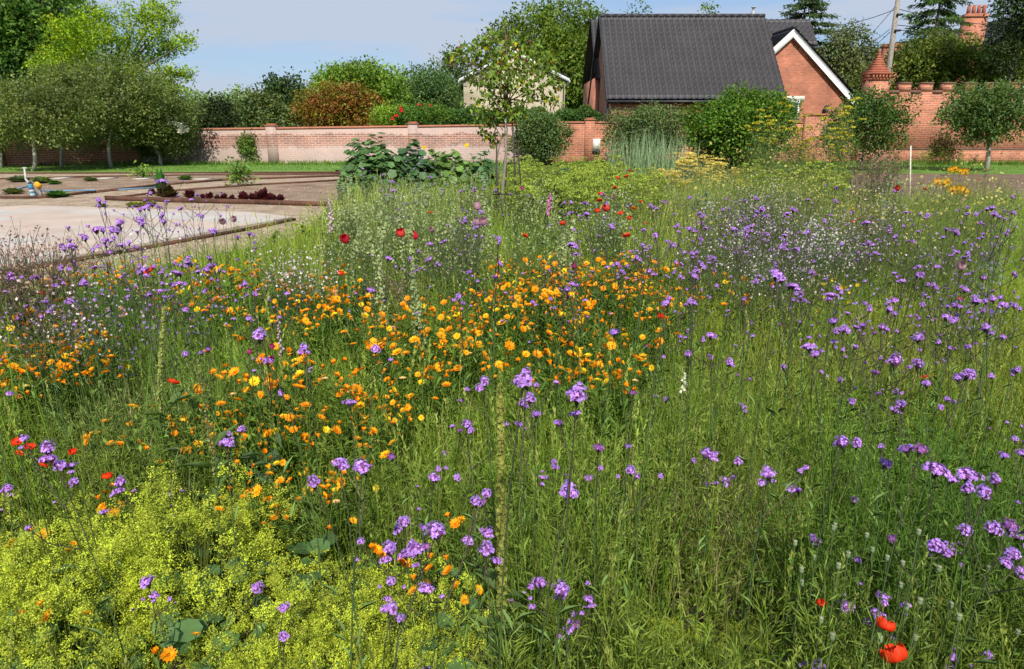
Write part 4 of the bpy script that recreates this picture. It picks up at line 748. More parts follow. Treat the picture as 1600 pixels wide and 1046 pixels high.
def verbena(top, hs, label, side=3, mainv=None, far=False):
    """stem from the ground to the main head at `top`, forked side branches with smaller heads"""
    top = np.array(top, float); h = top[2]; b = top + np.array((*(rng.normal(size=2) * .07 * h), -h)); b[2] = 0
    r = empty('purple_verbena', b, label, 'verbena', VG); q = MB(); rr = .0021 if not far else .0026
    t = np.linspace(0, 1, 6)[:, None]; P = b + (top - b) * t + np.array((*(rng.normal(size=2) * .03), 0)) * (t * (1 - t) * 4); P[-1, 2] -= .018 * hs
    q.tube(P, np.array((1.35, 1.25, 1.1, .9, .7, .5)) * rr, [(.07, .12, .035)] * 4 + [(.06, .07, .035), (.07, .045, .04)], k=4, cap=False); hd = []
    hd.append((top - [0, 0, .018 * hs], hs, mainv if mainv is not None else rng.integers(0, 4)))
    for i in range(2 if side > 2 else min(1, side)):
        if rng.random() < .75: a = rng.uniform(0, 6.3); hd.append((top + np.array((math.cos(a) * .028, math.sin(a) * .028, -.03)) * hs, hs * rng.uniform(.6, .85), rng.integers(0, 5))); q.tube([P[-1] * .75 + P[-2] * .25, hd[-1][0]], .0009, (.07, .05, .04), k=4, cap=False)
    az = rng.uniform(0, 3.1)
    for i in range(side):
        u = .86 - .13 * (i // 2) - rng.uniform(0, .05); a = b + (top - b) * u; an = az + math.pi * (i % 2) + (i // 2) * 1.57 + rng.uniform(-.3, .3); ln = h * rng.uniform(.09, .2)
        e = a + np.array((math.cos(an) * ln * .7, math.sin(an) * ln * .7, ln * rng.uniform(.7, 1.1))); e[2] = min(e[2], top[2] - .01); md = (a + e) / 2 + np.array((math.cos(an), math.sin(an), -.6)) * ln * .1
        q.tube([a, md, e], [rr * .75, rr * .6, rr * .4], (.07, .06, .04), k=4, cap=False); hd.append((e, hs * rng.uniform(.45, .8), rng.integers(1, 6)))
        if rng.random() < .5: e2 = e + np.array((rng.normal() * .03, rng.normal() * .03, -.012)); q.tube([md, e2], rr * .35, (.07, .05, .04), k=4, cap=False); hd.append((e2, hs * rng.uniform(.4, .65), rng.integers(3, 6)))
    m = 4; u = rng.uniform(.1, .65, m); az2 = rng.uniform(0, 6.3, m); q.leaves(b + (top - b) * u[:, None], nrm(np.stack((np.cos(az2), np.sin(az2), 1.1 + 0 * az2), 1)), [[0, 0, 1.]] * m, .06, .010, (.12, .20, .05), droop=.2)
    q.obj('stem', M['attr'], r)
    for (p_, s_, v) in hd:
        v = v if rng.random() < .84 else rng.integers(6, 8)
        o = link(bpy.data.objects.new('flower_head', VH[int(v)])); o.parent = r; o.location = tuple(p_ - b); o.scale = (s_,) * 3; o.rotation_euler = (rng.normal() * .22, rng.normal() * .22, rng.uniform(0, 6.3))
    return r
NEAR = [(818,582,38),(757,591,20),(902,605,42),(828,617,22),(838,640,22),(936,690,28),(888,758,40),(877,913,34),(842,903,20),(899,968,26),(920,930,18),(682,820,40),(650,848,30),(607,849,28),(631,808,24),(759,853,32),(731,838,20),(760,766,20),(677,742,20),(566,722,32),(530,717,28),(490,748,26),(612,944,24),(400,913,26),(443,943,20),(443,990,20),(228,901,26),(73,693,30),(95,720,24),(187,748,22),(404,516,28),(475,538,18),(546,622,22),(376,667,16),(354,684,22),(730,658,20),(586,541,18),(1104,703,24),(1132,744,16),(1154,716,18),(1202,733,28),(1237,757,18),(1337,777,15),(1318,684,28),(1340,688,22),(1441,690,34),(1409,626,22),(1400,557,28),(1368,575,20),(1436,563,22),(1467,722,36),(1517,730,36),(1557,745,24),(1570,705,20),(1515,578,24),(1462,845,30),(1482,848,22),(1510,822,26),(1580,808,38),(1590,828,26),(1583,858,28),(1596,885,20),(1265,535,22),(1140,562,16),(1075,550,15),(986,730,20),(868,725,16),(982,693,14),(1324,940,22),(1375,956,28),(1278,1035,26),(1214,420,24),(1303,495,20),(1390,480,15),(325,540,17),(1041,468,18),(960,512,22),(990,608,18),(1380,925,18),(1270,837,14),(1041,621,12),(1163,633,10),(1490,625,10),(10,757,18),(265,772,10),(611,706,22),(1600,700,20),(1545,1020,18),(664,1042,16),(1490,1025,14),(1340,870,14),(848,742,12),(694,706,10),(920,742,14),(240,925,12),(1480,490,16),(1437,522,20),(1400,610,9),(1240,440,18),(1300,455,18),(1590,575,14)]
for px, py, sz in NEAR:
    hs = rng.uniform(.9, 1.1) if sz > 20 else rng.uniform(.7, .95); d = .046 * hs * FPX / sz; P = DP(px, py, d)
    while P[2] < .38: d *= .92; hs *= .95; P = DP(px, py, d)
    while P[2] > 1.42: d *= 1.06; P = DP(px, py, d)
    n = int(rng.choice([0, 0, 1, 1, 2, 3])); verbena(P, hs, ('large headed purple verbena ' if sz >= 28 else 'purple verbena on a tall stem ' if sz > 17 else 'small headed purple verbena ') + where(px, py), side=n, mainv=3 if sz > 30 and rng.random() < .3 else None)
def zsample(zones):
    out = []
    for x0, y0, x1, y1, n in zones:
        for _ in range(n): out.append((rng.uniform(x0, x1), rng.uniform(y0, y1)))
    return out
for px, py in zsample([(860, 300, 1120, 420, 30), (1100, 285, 1340, 380, 26), (1340, 285, 1590, 380, 22), (1050, 380, 1340, 470, 10), (1340, 380, 1600, 480, 16), (660, 280, 800, 350, 9), (540, 250, 700, 300, 9), (600, 350, 800, 440, 7), (820, 420, 1080, 480, 9), (100, 300, 400, 400, 16), (200, 400, 460, 470, 12), (0, 400, 200, 490, 8), (1100, 440, 1600, 530, 10), (560, 400, 800, 470, 5), (-80, 420, 0, 700, 4), (1610, 380, 1720, 700, 6)]):
    hz = rng.uniform(1.0, 1.32) if px > 480 else rng.uniform(.95, 1.2); P = G(px, py, hz)
    while P[1] > 14: hz += .03; P = G(px, py, hz)
    if P[1] < 3.0: hz = .95; P = G(px, py, hz)
    verbena(P, rng.uniform(.55, .9), 'slender purple verbena ' + where(px, py), side=int(rng.integers(2, 6)), far=True)
# the spread of verbenas over the gravel edge, by their heads
for px, py, hz in ((187, 341, 1.18), (150, 353, 1.15), (174, 352, 1.1), (130, 364, 1.08), (109, 378, 1.05), (154, 310, 1.2), (252, 278, 1.3), (232, 313, 1.2), (275, 421, .95), (330, 410, .98), (218, 340, 1.2), (292, 405, .98)):
    verbena(G(px, py, hz), 1.15, 'purple verbena over gravel edge ' + where(px, py), side=4, far=True)
# ------------------------------------------------------------------ marigolds
def mflower(kind, col):
    q = MB(); n = 13; az = np.arange(n) / n * 6.283 + rng.uniform(-.1, .1, n); e = (.25, .95, .1, 1.25)[kind]
    for ring, (L, el, w_) in enumerate(((.023, e, .0095), (.017, e + .3, .0085))):
        D = np.stack((np.cos(az + ring * .24) * math.cos(el), np.sin(az + ring * .24) * math.cos(el), np.full(n, math.sin(el))), 1)
        q.leaves(D * .003, D, nrm(np.stack((-np.cos(az) * .3, -np.sin(az) * .3, 1 + 0 * az), 1)), L * rng.uniform(.9, 1.1, n), w_, np.array(col) * rng.uniform(.8, 1.12, (n, 1)) * (1, 1 + .2 * ring, 1), fold=.12, mid=.62, droop=-.06)
    q.blob((0, 0, .004), .0055, .0055, .0035, np.array(col) * (.75, .5, .5), k=7, m=4); q.tube([(0, 0, -.012), (0, 0, .002)], [.002, .006], (.10, .17, .03), k=6); return q.mesh('marigold_flower', M['petal'])
OR_, OR2, YE, AP = (.98, .34, .008), (1.0, .44, .012), (.96, .62, .02), (.92, .6, .25)
MF = [mflower(0, OR_), mflower(1, OR_), mflower(2, OR2), mflower(3, OR2), mflower(0, YE), mflower(1, OR2), mflower(0, AP)]
def mplant(nf, spread):
    q = MB(); parts = []
    for i in range(nf):
        a = rng.uniform(0, 6.3); r_ = spread * math.sqrt(rng.uniform(0.02, 1)) if i else .0; z = .38 + rng.normal() * .035 if i else .38; x, y = r_ * math.cos(a), r_ * math.sin(a); b0 = np.array((x * .35, y * .35, 0))
        q.tube([b0, b0 * .5 + np.array((x, y, z)) * .5 + [0, 0, .03], (x, y, z - .01)], [.002, .0017, .0013], (.11, .18, .035), k=4, cap=False)
        m = 7; u = rng.uniform(.1, .85, m)[:, None]; az = rng.uniform(0, 6.3, m); q.leaves(b0 + (np.array((x, y, z)) - b0) * u, nrm(np.stack((np.cos(az), np.sin(az), .7 + 0 * az), 1)), [[0, 0, 1.]] * m, rng.uniform(.04, .075, m), .014, np.array((.12, .21, .03)) * rng.uniform(.7, 1.2, (m, 1)), droop=.1, mid=.6)
        k = int(rng.choice([0, 1, 2, 3, 4, 5, 6], p=[.30, .14, .18, .12, .06, .16, .04])); parts.append(('flower', MF[k], (x, y, z), (rng.normal() * .35 + .35, rng.normal() * .3, rng.uniform(0, 6.3)), rng.uniform(.62, .98)))
    return [('stem_and_leaves', q.mesh('marigold_stems', M['leaf']), (0, 0, 0), (0, 0, 0), 1)] + parts
MP = [mplant(7, .17), mplant(8, .2), mplant(9, .22), mplant(5, .15), mplant(7, .19), mplant(10, .24)]; MP1 = [mplant(1, .01), mplant(1, .01), mplant(2, .05)]
for px, py in zsample([(765, 412, 1060, 475, 68), (650, 455, 1010, 585, 44), (370, 555, 660, 690, 34), (300, 418, 555, 500, 40), (0, 490, 140, 600, 22), (60, 414, 400, 450, 20), (400, 705, 540, 795, 10), (190, 655, 340, 705, 6), (60, 540, 240, 600, 3), (900, 580, 1000, 600, 2), (640, 470, 800, 520, 8), (1080, 440, 1180, 480, 3), (560, 500, 660, 560, 5)]):
    sc = rng.uniform(1.12, 1.35) if py < 610 and px > 0 else rng.uniform(.85, 1.05); hz = .385 * sc; P = G(px, py, hz); v = MP[int(rng.integers(0, 6))]
    inst('orange_marigold', v, (P[0], P[1], 0), rng.uniform(0, 6.3), sc, 'orange marigold in drift ' + where(px, py), 'marigold', 'orange marigolds in drifts through the meadow', tilt=(0, 0))
for px, py in [(45,808),(110,825),(58,920),(25,930),(130,931),(240,991),(301,963),(185,1024),(8,830),(150,758),(170,740),(160,775),(185,765),(200,748),(580,832),(592,842),(625,853),(672,847),(697,850),(712,888),(748,895),(645,880),(665,883),(700,785),(720,788),(725,910),(550,790),(15,822),(100,835),(650,605),(720,790),(355,745),(1110,350),(1395,455)]:
    P = G(px, py, .42); inst('orange_marigold', MP1[int(rng.integers(0, 3))], (P[0], P[1], 0), rng.uniform(0, 6.3), .95, 'single orange marigold ' + where(px, py), 'marigold', 'orange marigolds in drifts through the meadow')
# ------------------------------------------------------------------ poppies
def cup_petals(R_, cup, npet, col, wav=.1, span=1.15, dark=None):
    q = MB(); nu, nv = 8, 13
    for i in range(npet):
        a0 = i / npet * 6.283 + rng.uniform(-.15, .15); rc = R_ * (1 if i % 2 else .9); ce = cup * (1 if i % 2 else 1.15); V = []; C = []; ph = rng.uniform(0, 6.3)
        for u in range(nu):
            t = u / (nu - 1)
            for v in range(nv):
                s_ = v / (nv - 1) * 2 - 1; an = a0 + s_ * span * (3.1416 / npet) * (1.15 if t > .2 else 1.0); rr = rc * math.sin(t * math.pi / 2) ** .9 * (1 - .18 * s_ * s_ * t); el = ce * t
                z = rc * el * t * .9 + wav * R_ * t * t * math.sin(s_ * 6 + ph) + .07 * R_ * t * math.sin(s_ * 17 + ph * 2 + t * 5) ; rr2 = rr * math.cos(min(1.4, el * .75)); V.append((rr2 * math.cos(an), rr2 * math.sin(an), z)); k_ = .8 + .25 * rng.random(); cc = np.array(col) * k_ * np.array((1, 1 + .8 * t, 1))
                if dark is not None and t < .3: cc = np.array(dark)
                C.append(cc)
        q.add(V, [(u * nv + v, (u + 1) * nv + v, (u + 1) * nv + v + 1, u * nv + v + 1) for u in range(nu - 1) for v in range(nv - 1)], None, np.array(C))
    q.blob((0, 0, R_ * .2), R_ * .16, R_ * .16, R_ * .18, (.05, .07, .03), k=7, m=5)
    m = 26; d = rdir(m); d[:, 2] = np.abs(d[:, 2]); q.leaves(np.zeros((m, 3)) + [0, 0, R_ * .1], d, rdir(m), R_ * .32, R_ * .05, (.03, .02, .03)); return q.mesh('poppy_petals', M['petal'], smooth=True)
RED, CRIM, PINK, MAG = (.85, .035, .012), (.72, .02, .06), (.62, .22, .42), (.50, .03, .20)
PF = {'red': [cup_petals(.036, .5, 4, RED, .16), cup_petals(.034, .9, 4, RED, .12), cup_petals(.036, .25, 4, (.9, .06, .015), .2)], 'crimson': [cup_petals(.036, 1.35, 6, CRIM, .05, 1.5), cup_petals(.036, 1.25, 6, (.8, .05, .06), .08, 1.5)], 'pink': [cup_petals(.036, 1.5, 6, PINK, .08, 1.5), cup_petals(.034, 1.2, 5, PINK, .12, 1.4)], 'magenta': [cup_petals(.03, 1.5, 6, MAG, .08, 1.4)]}
def poppy(px, py, hz, kind, sc, label, grp, tiltx=.35):
    P = G(px, py, hz); b = P + np.array((rng.normal() * .05, rng.normal() * .05, -hz)); b[2] = 0; r = empty(kind + '_poppy', b, label, 'poppy', grp); q = MB()
    q.tube([b, (b + P) / 2 + rng.normal(size=3) * .015, P], [.0022, .002, .0016], (.10, .15, .05), k=5, cap=False); m = 6; az = rng.uniform(0, 6.3, m); u = rng.uniform(.05, .5, m)[:, None]
    q.leaves(b + (P - b) * u, nrm(np.stack((np.cos(az), np.sin(az), .6 + 0 * az), 1)), [[0, 0, 1.]] * m, .12, .03, (.10, .17, .07), droop=.2); q.obj('stem', M['leaf'], r)
    o = link(bpy.data.objects.new('flower', PF[kind][int(rng.integers(0, len(PF[kind])))])); o.parent = r; o.location = tuple(P - b); o.scale = (sc,) * 3; o.rotation_euler = (tiltx + rng.normal() * .25, rng.normal() * .25, rng.uniform(0, 6.3) if kind == 'red' else rng.uniform(-.5, .5)); return r
RG, CG, PG = 'red poppies in the meadow', 'crimson double poppies', 'pink opium poppies'
for px, py, hz, sc, lab in ((1404, 1034, .60, 1.0, 'big red poppy at the bottom edge right of centre'), (1381, 984, .62, .72, 'orange red poppy with a ragged petal just above the big bottom one'), (72, 727, .72, .72, 'coral red poppy nodding beside the left verbena heads'), (28, 692, .74, .5, 'small bright red poppy nearest the left edge'), (46, 700, .72, .5, 'dark red open poppy right of the small one at the left edge'), (30, 709, .70, .35, 'tiny dark red poppy bud flower under two others at the left'), (113, 709, .7, .45, 'faded coral poppy bud right of the nodding one'), (270, 599, .62, .75, 'lone red poppy in the green area at left'), (1030, 497, .62, .9, 'red poppy among the last marigolds'), (235, 425, .62, 1.5, 'bright red poppy at the gravel edge on the left'), (531, 430, .60, .9, 'red poppy above the left drift of marigolds'), (65, 461, .6, .8, 'red poppy by a pink flower near the left edge'), (979, 370, .75, 1.2, 'orange red poppy lowest of the central far cluster'), (970, 335, .8, 1.1, 'wide orange red poppy in the central far cluster'), (984, 343, .8, 1.0, 'red poppy right of the wide one in the far cluster'), (934, 332, .8, 1.2, 'red poppy left of the far cluster'), (880, 352, .78, 1.2, 'orange poppy standing alone left of the far cluster'), (820, 370, .75, 1.0, 'red poppy beside verbena under the small tree'), (936, 314, .9, 1.1, 'scarlet poppy just below its twin'), (938, 305, .9, 1.1, 'scarlet poppy just above its twin'), (990, 327, .9, .9, 'small red poppy at the right of the far cluster'), (1001, 317, .9, .8, 'small red poppy topmost right of the far cluster'), (960, 294, 1.0, .9, 'small red poppy at the back of the far cluster'), (672, 333, .8, 1.0, 'flat orange red poppy among the pale spires'), (1445, 296, .8, 1.0, 'small red poppy left of the orange lilies'), (1529, 281, .8, 1.0, 'small red poppy right of the orange lilies'), (1500, 468, .6, .5, 'tiny red poppy at the right by the blue green leaves'), (1446, 590, .55, .5, 'fallen red petal flower at the right'), (1010, 350, .8, .8, 'faded red poppy in the far right cluster'), (985, 268, 1.1, 1.1, 'orange poppy highest at the back'), (979, 277, 1.1, 1.1, 'orange poppy just under the highest one'), (965, 279, 1.1, .9, 'orange poppy left of the two highest'), (1334, 347, .8, .7, 'small red poppy dot in the far right'), (168, 748, .5, .6, 'dark red poppy half hidden in the marigolds at left'), (1283, 945, .5, .4, 'small red petal low in the grass at the right')):
    poppy(px, py, hz, 'red', sc, lab, RG)
for px, py, lab in ((627, 369, 'round crimson poppy, left of the close pair'), (649, 373, 'round crimson poppy, right of the close pair'), (541, 377, 'round crimson poppy standing alone on the left'), (1401, 297, 'coral crimson poppy by the seed heads at the back right'), (950, 328, 'crimson round poppy in the far cluster')): poppy(px, py, .95 if py > 330 else 1.0, 'crimson', 1.25 if px < 900 else 1.3, lab, CG, .55)
for px, py, hz, s_, lab in ((746, 328, .95, 1.5, 'uppermost pink poppy near the small tree'), (744, 351, .92, 1.3, 'left pink poppy of the lower pair near the small tree'), (756, 350, .92, 1.4, 'right pink poppy of the lower pair near the small tree'), (1500, 420, .9, 1.15, 'large mauve pink poppy at the right'), (349, 349, .9, 1.1, 'left pink poppy over the terrace edge'), (365, 346, .9, 1.1, 'right pink poppy over the terrace edge'), (957, 309, .95, 1.0, 'pink poppy in the far cluster'), (676, 361, .8, 1.1, 'ragged pink poppy among verbenas')): poppy(px, py, hz, 'pink', s_, lab, PG, .6)
for px, py, hz, s_, lab in ((898, 419, .7, 1.1, 'magenta poppy in the back of the marigold drift'), (816, 297, 1.0, 1.0, 'magenta poppy by the tree stakes'), (426, 544, .8, .55, 'upper dark magenta flower head'), (425, 561, .78, .6, 'right dark magenta flower head'), (390, 553, .78, .5, 'left dark magenta flower head')): poppy(px, py, hz, 'magenta', s_, lab, 'magenta flowers', .6)
# poppy seed heads
q = MB(); q.blob((0, 0, 0), .010, .010, .014, (.24, .32, .17), k=8, m=6); q.tube([(0, 0, .013), (0, 0, .017)], [.011, .008], (.36, .38, .22), k=8); SH = q.mesh('seed_capsule', M['leaf'], smooth=True)
q = MB(); q.tube([(0, 0, 0), (.01, 0, .5), (0, 0, .985)], [.0022, .002, .0016], (.14, .20, .07), k=5, cap=False); SS = q.mesh('seed_stalk', M['leaf'])
def seedhead(px, py, hz, lab, sc=.62):
    P = G(px, py, hz); r = empty('poppy_seed_head', (P[0], P[1], 0), lab + ' ' + where(px, py), 'seed head', 'green poppy seed heads'); r.rotation_euler[2] = rng.uniform(0, 6.3)
    o = link(bpy.data.objects.new('stalk', SS)); o.parent = r; o.scale = (1, 1, hz); o = link(bpy.data.objects.new('capsule', SH)); o.parent = r; o.location = (0, 0, hz); o.scale = (sc,) * 3
for px, py in ((1242,850),(1302,826),(1354,838),(1325,868),(1310,886),(1273,873),(1363,860),(1386,873),(1408,916),(1416,950),(1430,998),(1437,941),(1252,892),(1252,912),(1283,970),(1300,996),(1467,890),(1485,947),(1305,823),(1435,833),(1410,882),(1498,966),(1545,890),(1375,1000),(1590,990)): seedhead(px, py, rng.uniform(.5, .66), 'pale green poppy seed head')
for px, py in zsample([(690, 262, 765, 300, 26), (520, 280, 565, 300, 9), (590, 290, 700, 325, 14), (1385, 275, 1412, 300, 8)]): seedhead(px, py, rng.uniform(.9, 1.1), 'whitish round seed head', 1.9)
# ------------------------------------------------------------------ spires
def spire(name, lab, cat, px0, py0, d, hz, w_, n_, col, z0=.35, fl=.006, grp=None, stemc=(.16, .21, .06), lean=0., k=5):
    P = G(px0, py0, hz) if d is None else DP(px0, py0, d); h = P[2]; b = np.array((P[0] + lean, P[1], 0)); r = empty(name, b, lab, cat, grp)
    t = np.linspace(0, 1, 8)[:, None]; A = b + (P - b) * t + np.array((0.0, 0, 0)) + np.array((lean * .35, 0, 0)) * np.sin(t * math.pi); q = MB(); q.tube(A, np.linspace(.0045, .0012, 8), stemc, k=5)
    m = 14; u = rng.uniform(.03, z0 + .15, m); az = rng.uniform(0, 6.3, m); q.leaves(b + (P - b) * u[:, None], nrm(np.stack((np.cos(az), np.sin(az), .7 + 0 * az), 1)), [[0, 0, 1.]] * m, rng.uniform(.07, .16, m), .035, (.12, .19, .05), droop=.15); q.obj('stem', M['leaf'], r)
    f = MB(); u = rng.uniform(z0, 1, n_); ii = u * 7; i0 = np.minimum(6, ii.astype(int)); fr_ = (ii - i0)[:, None]; C0 = A[i0] * (1 - fr_) + A[i0 + 1] * fr_; az = rng.uniform(0, 6.3, n_); rad = w_ * (1.05 - u) ** .35 * rng.uniform(.3, 1, n_)
    P_ = C0 + np.stack((np.cos(az) * rad, np.sin(az) * rad, 0 * az), 1); f.disc_flowers(P_, nrm(np.stack((np.cos(az), np.sin(az), .3 + 0 * az), 1) + .4 * rdir(n_)), rng.uniform(.7, 1.2, n_) * fl, np.array(col) * rng.uniform(.65, 1.2, (n_, 1)), k=k, cup=.3); f.obj('flower_spike', M['petal'], r); return r
spire('mullein_spire', 'tall knobbly yellow green flower spire in the middle foreground', 'flower spire', 782, 602, 1.75, None, .018, 520, (.28, .29, .06), z0=.30, fl=.0075)
spire('mignonette_spire', 'curved pale green spire bending right in the left meadow', 'flower spire', 256, 480, None, .95, .012, 420, (.34, .38, .10), z0=.5, fl=.007, lean=-.10)
spire('mignonette_spire', 'thin pale spire with brown tip left of the orange drift', 'flower spire', 310, 562, 2.6, None, .012, 200, (.25, .27, .09), z0=.4, fl=.006)
spire('pale_spire', 'very tall pale green spire behind the crimson poppy pair', 'flower spire', 641, 345, None, 1.12, .026, 420, (.36, .44, .18), z0=.25, fl=.010)
spire('pale_spire', 'pale green spire beside the tall one, leaning slightly', 'flower spire', 650, 452, None, .72, .032, 300, (.38, .46, .19), z0=.15, fl=.010, lean=.04)
for i, (px, py) in enumerate(zsample([(525, 285, 575, 330, 7), (590, 290, 700, 340, 13), (700, 290, 770, 330, 9), (560, 330, 640, 380, 4), (1370, 300, 1400, 330, 3), (860, 330, 900, 370, 5)])): spire('pale_spire', 'pale green leafy spire ' + where(px, py), 'flower spire', px, py, None, rng.uniform(.7, .98), .04, 170, (.40, .47, .20), z0=.2, fl=.012, lean=rng.normal() * .06, grp='pale green spires left of the small tree', k=4)
def foxglove(px, py, hz, col, lab, n=24, s_=1., t0=.62):
    P = G(px, py, hz); b = np.array((P[0], P[1], 0)); r = empty('foxglove', b, lab, 'foxglove', 'foxgloves'); q = MB(); q.tube([b, P], [.006, .002], (.16, .22, .08), k=5); m = 9; az = rng.uniform(0, 6.3, m); u = rng.uniform(.03, .45, m)
    q.leaves(b + (P - b) * u[:, None], nrm(np.stack((np.cos(az), np.sin(az), .5 + 0 * az), 1)), [[0, 0, 1.]] * m, .16, .06, (.10, .18, .05), droop=.2); q.obj('stem', M['leaf'], r); f = MB()
    for i in range(n):
        t = t0 + (.98 - t0) * i / n; a = rng.uniform(-2.6, -.5); c = b + (P - b) * t; L = (.045 - .028 * i / n) * s_; d = np.array((math.cos(a) * .8, math.sin(a) * .8, -.45)); f.tube([c, c + d * L * .5, c + d * L], [.004 * s_, .008 * s_ * (1 - .4 * i / n), .012 * s_ * (1 - .5 * i / n)], np.array(col) * rng.uniform(.85, 1.1), k=6)
    f.obj('flower_bells', M['petal'], r)
foxglove(515, 306, .95, (.66, .50, .56), 'pale pink foxglove at the edge of the gravel', s_=1.5); foxglove(859, 299, .98, (.68, .22, .50), 'bright pink foxglove right of the small tree', 18, 1.3, .76)
foxglove(1069, 575, .62, (.72, .74, .50), 'short cream foxglove in the open grass', 9, .7, .84); foxglove(434, 486, .65, (.55, .42, .46), 'small dusty pink foxglove by the left marigolds', 14, .8); foxglove(1511, 272, 1.0, (.62, .42, .30), 'buff brown spire beside the orange lilies', 22, 1.5)
foxglove(96, 470, .6, (.66, .30, .52), 'small pink spike on the left, left of its twin', 12, .8); foxglove(124, 470, .6, (.66, .30, .52), 'small pink spike on the left, right of its twin', 12, .8)
# ------------------------------------------------------------------ lady's mantle
def mantle(rad, ht):
    q = MB(); ncl = int(340 * (rad / .4) ** 2); d = rdir(ncl); d[:, 2] = np.abs(d[:, 2]); k_ = rng.uniform(.74, 1.10, ncl)[:, None]; bump = 1 + .20 * (np.sin(d[:, 0] * 7 + 1) * np.sin(d[:, 1] * 6) + np.sin(d[:, 0] * 13 + d[:, 1] * 11) * .5)[:, None]
    c = d * np.array((rad, rad, ht)) * k_ * bump; sub = 7; kk = np.repeat(np.arange(ncl), sub); c2_ = c[kk] + rng.normal(size=(len(kk), 3)) * np.array((.022, .022, .014)); per = 20; k2 = np.repeat(np.arange(len(c2_)), per); n = len(k2); P = c2_[k2] + rng.normal(size=(n, 3)) * .0068
    C = np.array((.60, .67, .06)) * rng.uniform(.6, 1.25, (ncl, 1))[kk][k2] * rng.uniform(.8, 1.2, (n, 1)); q.disc_flowers(P, nrm(rdir(n) * .8 + [0, 0, .8]), rng.uniform(.0025, .0039, n), C, k=3, cup=.1, ratio=.5)
    for i in range(0, len(c2_), 2): q.tube([c[kk[i]] - [0, 0, .05], c2_[i]], .0007, (.30, .36, .06), k=3, cap=False)
    f = q.mesh('mantle_froth', M['leaf']); s2 = MB(); m = 120; az = rng.uniform(0, 6.3, m); rr = rad * rng.uniform(.1, .9, m)
    for i in range(m): s2.tube([(rr[i] * .3 * math.cos(az[i]), rr[i] * .3 * math.sin(az[i]), 0), (rr[i] * math.cos(az[i]), rr[i] * math.sin(az[i]), ht * .9 * math.sqrt(max(.05, 1 - (rr[i] / rad) ** 2)))], [.0016, .0009], (.22, .27, .05), k=4, cap=False)
    l = MB(); m = 60; az = rng.uniform(0, 6.3, m); rr = rad * np.sqrt(rng.uniform(0.05, 1.35, m)); P = np.stack((rr * np.cos(az), rr * np.sin(az), ht * rng.uniform(.25, .62, m)), 1); l.disc_flowers(P, nrm(np.stack((np.cos(az) * .35, np.sin(az) * .35, 1 + 0 * az), 1) + .25 * rdir(m)), rng.uniform(.028, .045, m), np.array((.12, .22, .07)) * rng.uniform(.7, 1.2, (m, 1)), k=8, cup=.18, ratio=.9)
    return [('flower_froth', f, (0, 0, 0), (0, 0, 0), 1), ('stalks', s2.mesh('mantle_stalks', M['leaf']), (0, 0, 0), (0, 0, 0), 1), ('leaves', l.mesh('mantle_leaves', M['leaf']), (0, 0, 0), (0, 0, 0), 1)]
LM = [mantle(.36, .44), mantle(.30, .40), mantle(.40, .42)]
for i, (px, py, z, v, sc, lab) in enumerate(MANT):
    P = G(px, py, z); inst('lady_mantle', LM[v], (P[0], P[1], 0), rng.uniform(0, 6.3), sc, lab, 'lady mantle', 'lady mantle mounds along the foreground')
# ------------------------------------------------------------------ larger plants further back
def broad_plant(name, lab, cat, px, py, Y, wpx, hpx, n, lf, col, grp=None, ratio=.8, k=5, yl=None, upness=.6):
    """leafy mass, foot on the ground, whose top is seen at py"""
    T = WP(px, py, Y); h = T[2]; s_ = Y / FPX; b = np.array((T[0], Y, 0)); r = empty(name, b, lab, cat, grp); rx = wpx / 2 * s_
    d = rdir(n); d[:, 2] = np.abs(d[:, 2]) * .97; P = b + d * np.array((rx, rx * .6, h * .95)) * rng.uniform(.55, 1.02, (n, 1)) * (1 + .12 * np.sin(d[:, :1] * 9) * np.cos(d[:, 1:2] * 5))
    q = MB(); q.disc_flowers(P, nrm(d * .8 + rdir(n) * .6 + [0, -.2, upness]), rng.uniform(.6, 1.2, n) * lf, np.array(col) * rng.uniform(.55, 1.4, (n, 1)), k=k, cup=.12, ratio=ratio); q.obj('leaves', M['leaf'], r)
    q = MB()
    for i in rng.integers(0, n, 26): q.tube([b + rng.normal(size=3) * [.1, .1, 0], (b + P[i]) / 2 + [0, 0, h * .15], P[i]], [.012, .009, .004], (.12, .17, .06), k=4, cap=False)
    q.obj('stems', M['leaf'], r)
    if yl: 
        for (fx, fy, fr, fc) in yl: f = MB(); f.disc_flowers(np.array([WP(fx, fy, Y - rx * .3)] * 3) + rng.normal(size=(3, 3)) * .01, nrm(rdir(3) * .4 + [0, -.8, .4]), fr, fc, k=9, ratio=.8); f.obj('flower', M['petal'], r)
    return r
MG_ = 'big leaved plants in the middle distance'
broad_plant('squash_plant', 'tallest blue green big leaved plant at the left of the mass', 'plant', 580, 208, 16.5, 112, 90, 950, .105, (0.120, 0.226, 0.072), MG_)
broad_plant('squash_plant', 'big leaved blue green plant right of the tallest one', 'plant', 640, 219, 16.8, 96, 70, 700, .105, (0.087, 0.181, 0.072), MG_)
broad_plant('squash_plant', 'brighter big leaved plant with two yellow blooms', 'plant', 700, 225, 17, 96, 70, 650, .095, (0.174, 0.293, 0.064), MG_, yl=((664, 231, .045, (.75, .5, .01)), (729, 228, .055, (.75, .5, .01)), (656, 250, .08, (.8, .8, .76))))
broad_plant('squash_plant', 'big leaved plant beside the small tree trunk', 'plant', 752, 232, 17.2, 64, 60, 240, .10, (0.087, 0.189, 0.065), MG_)
broad_plant('squash_plant', 'low left skirt of the big leaved mass', 'plant', 548, 250, 15.5, 50, 50, 220, .10, (0.120, 0.226, 0.072), MG_)
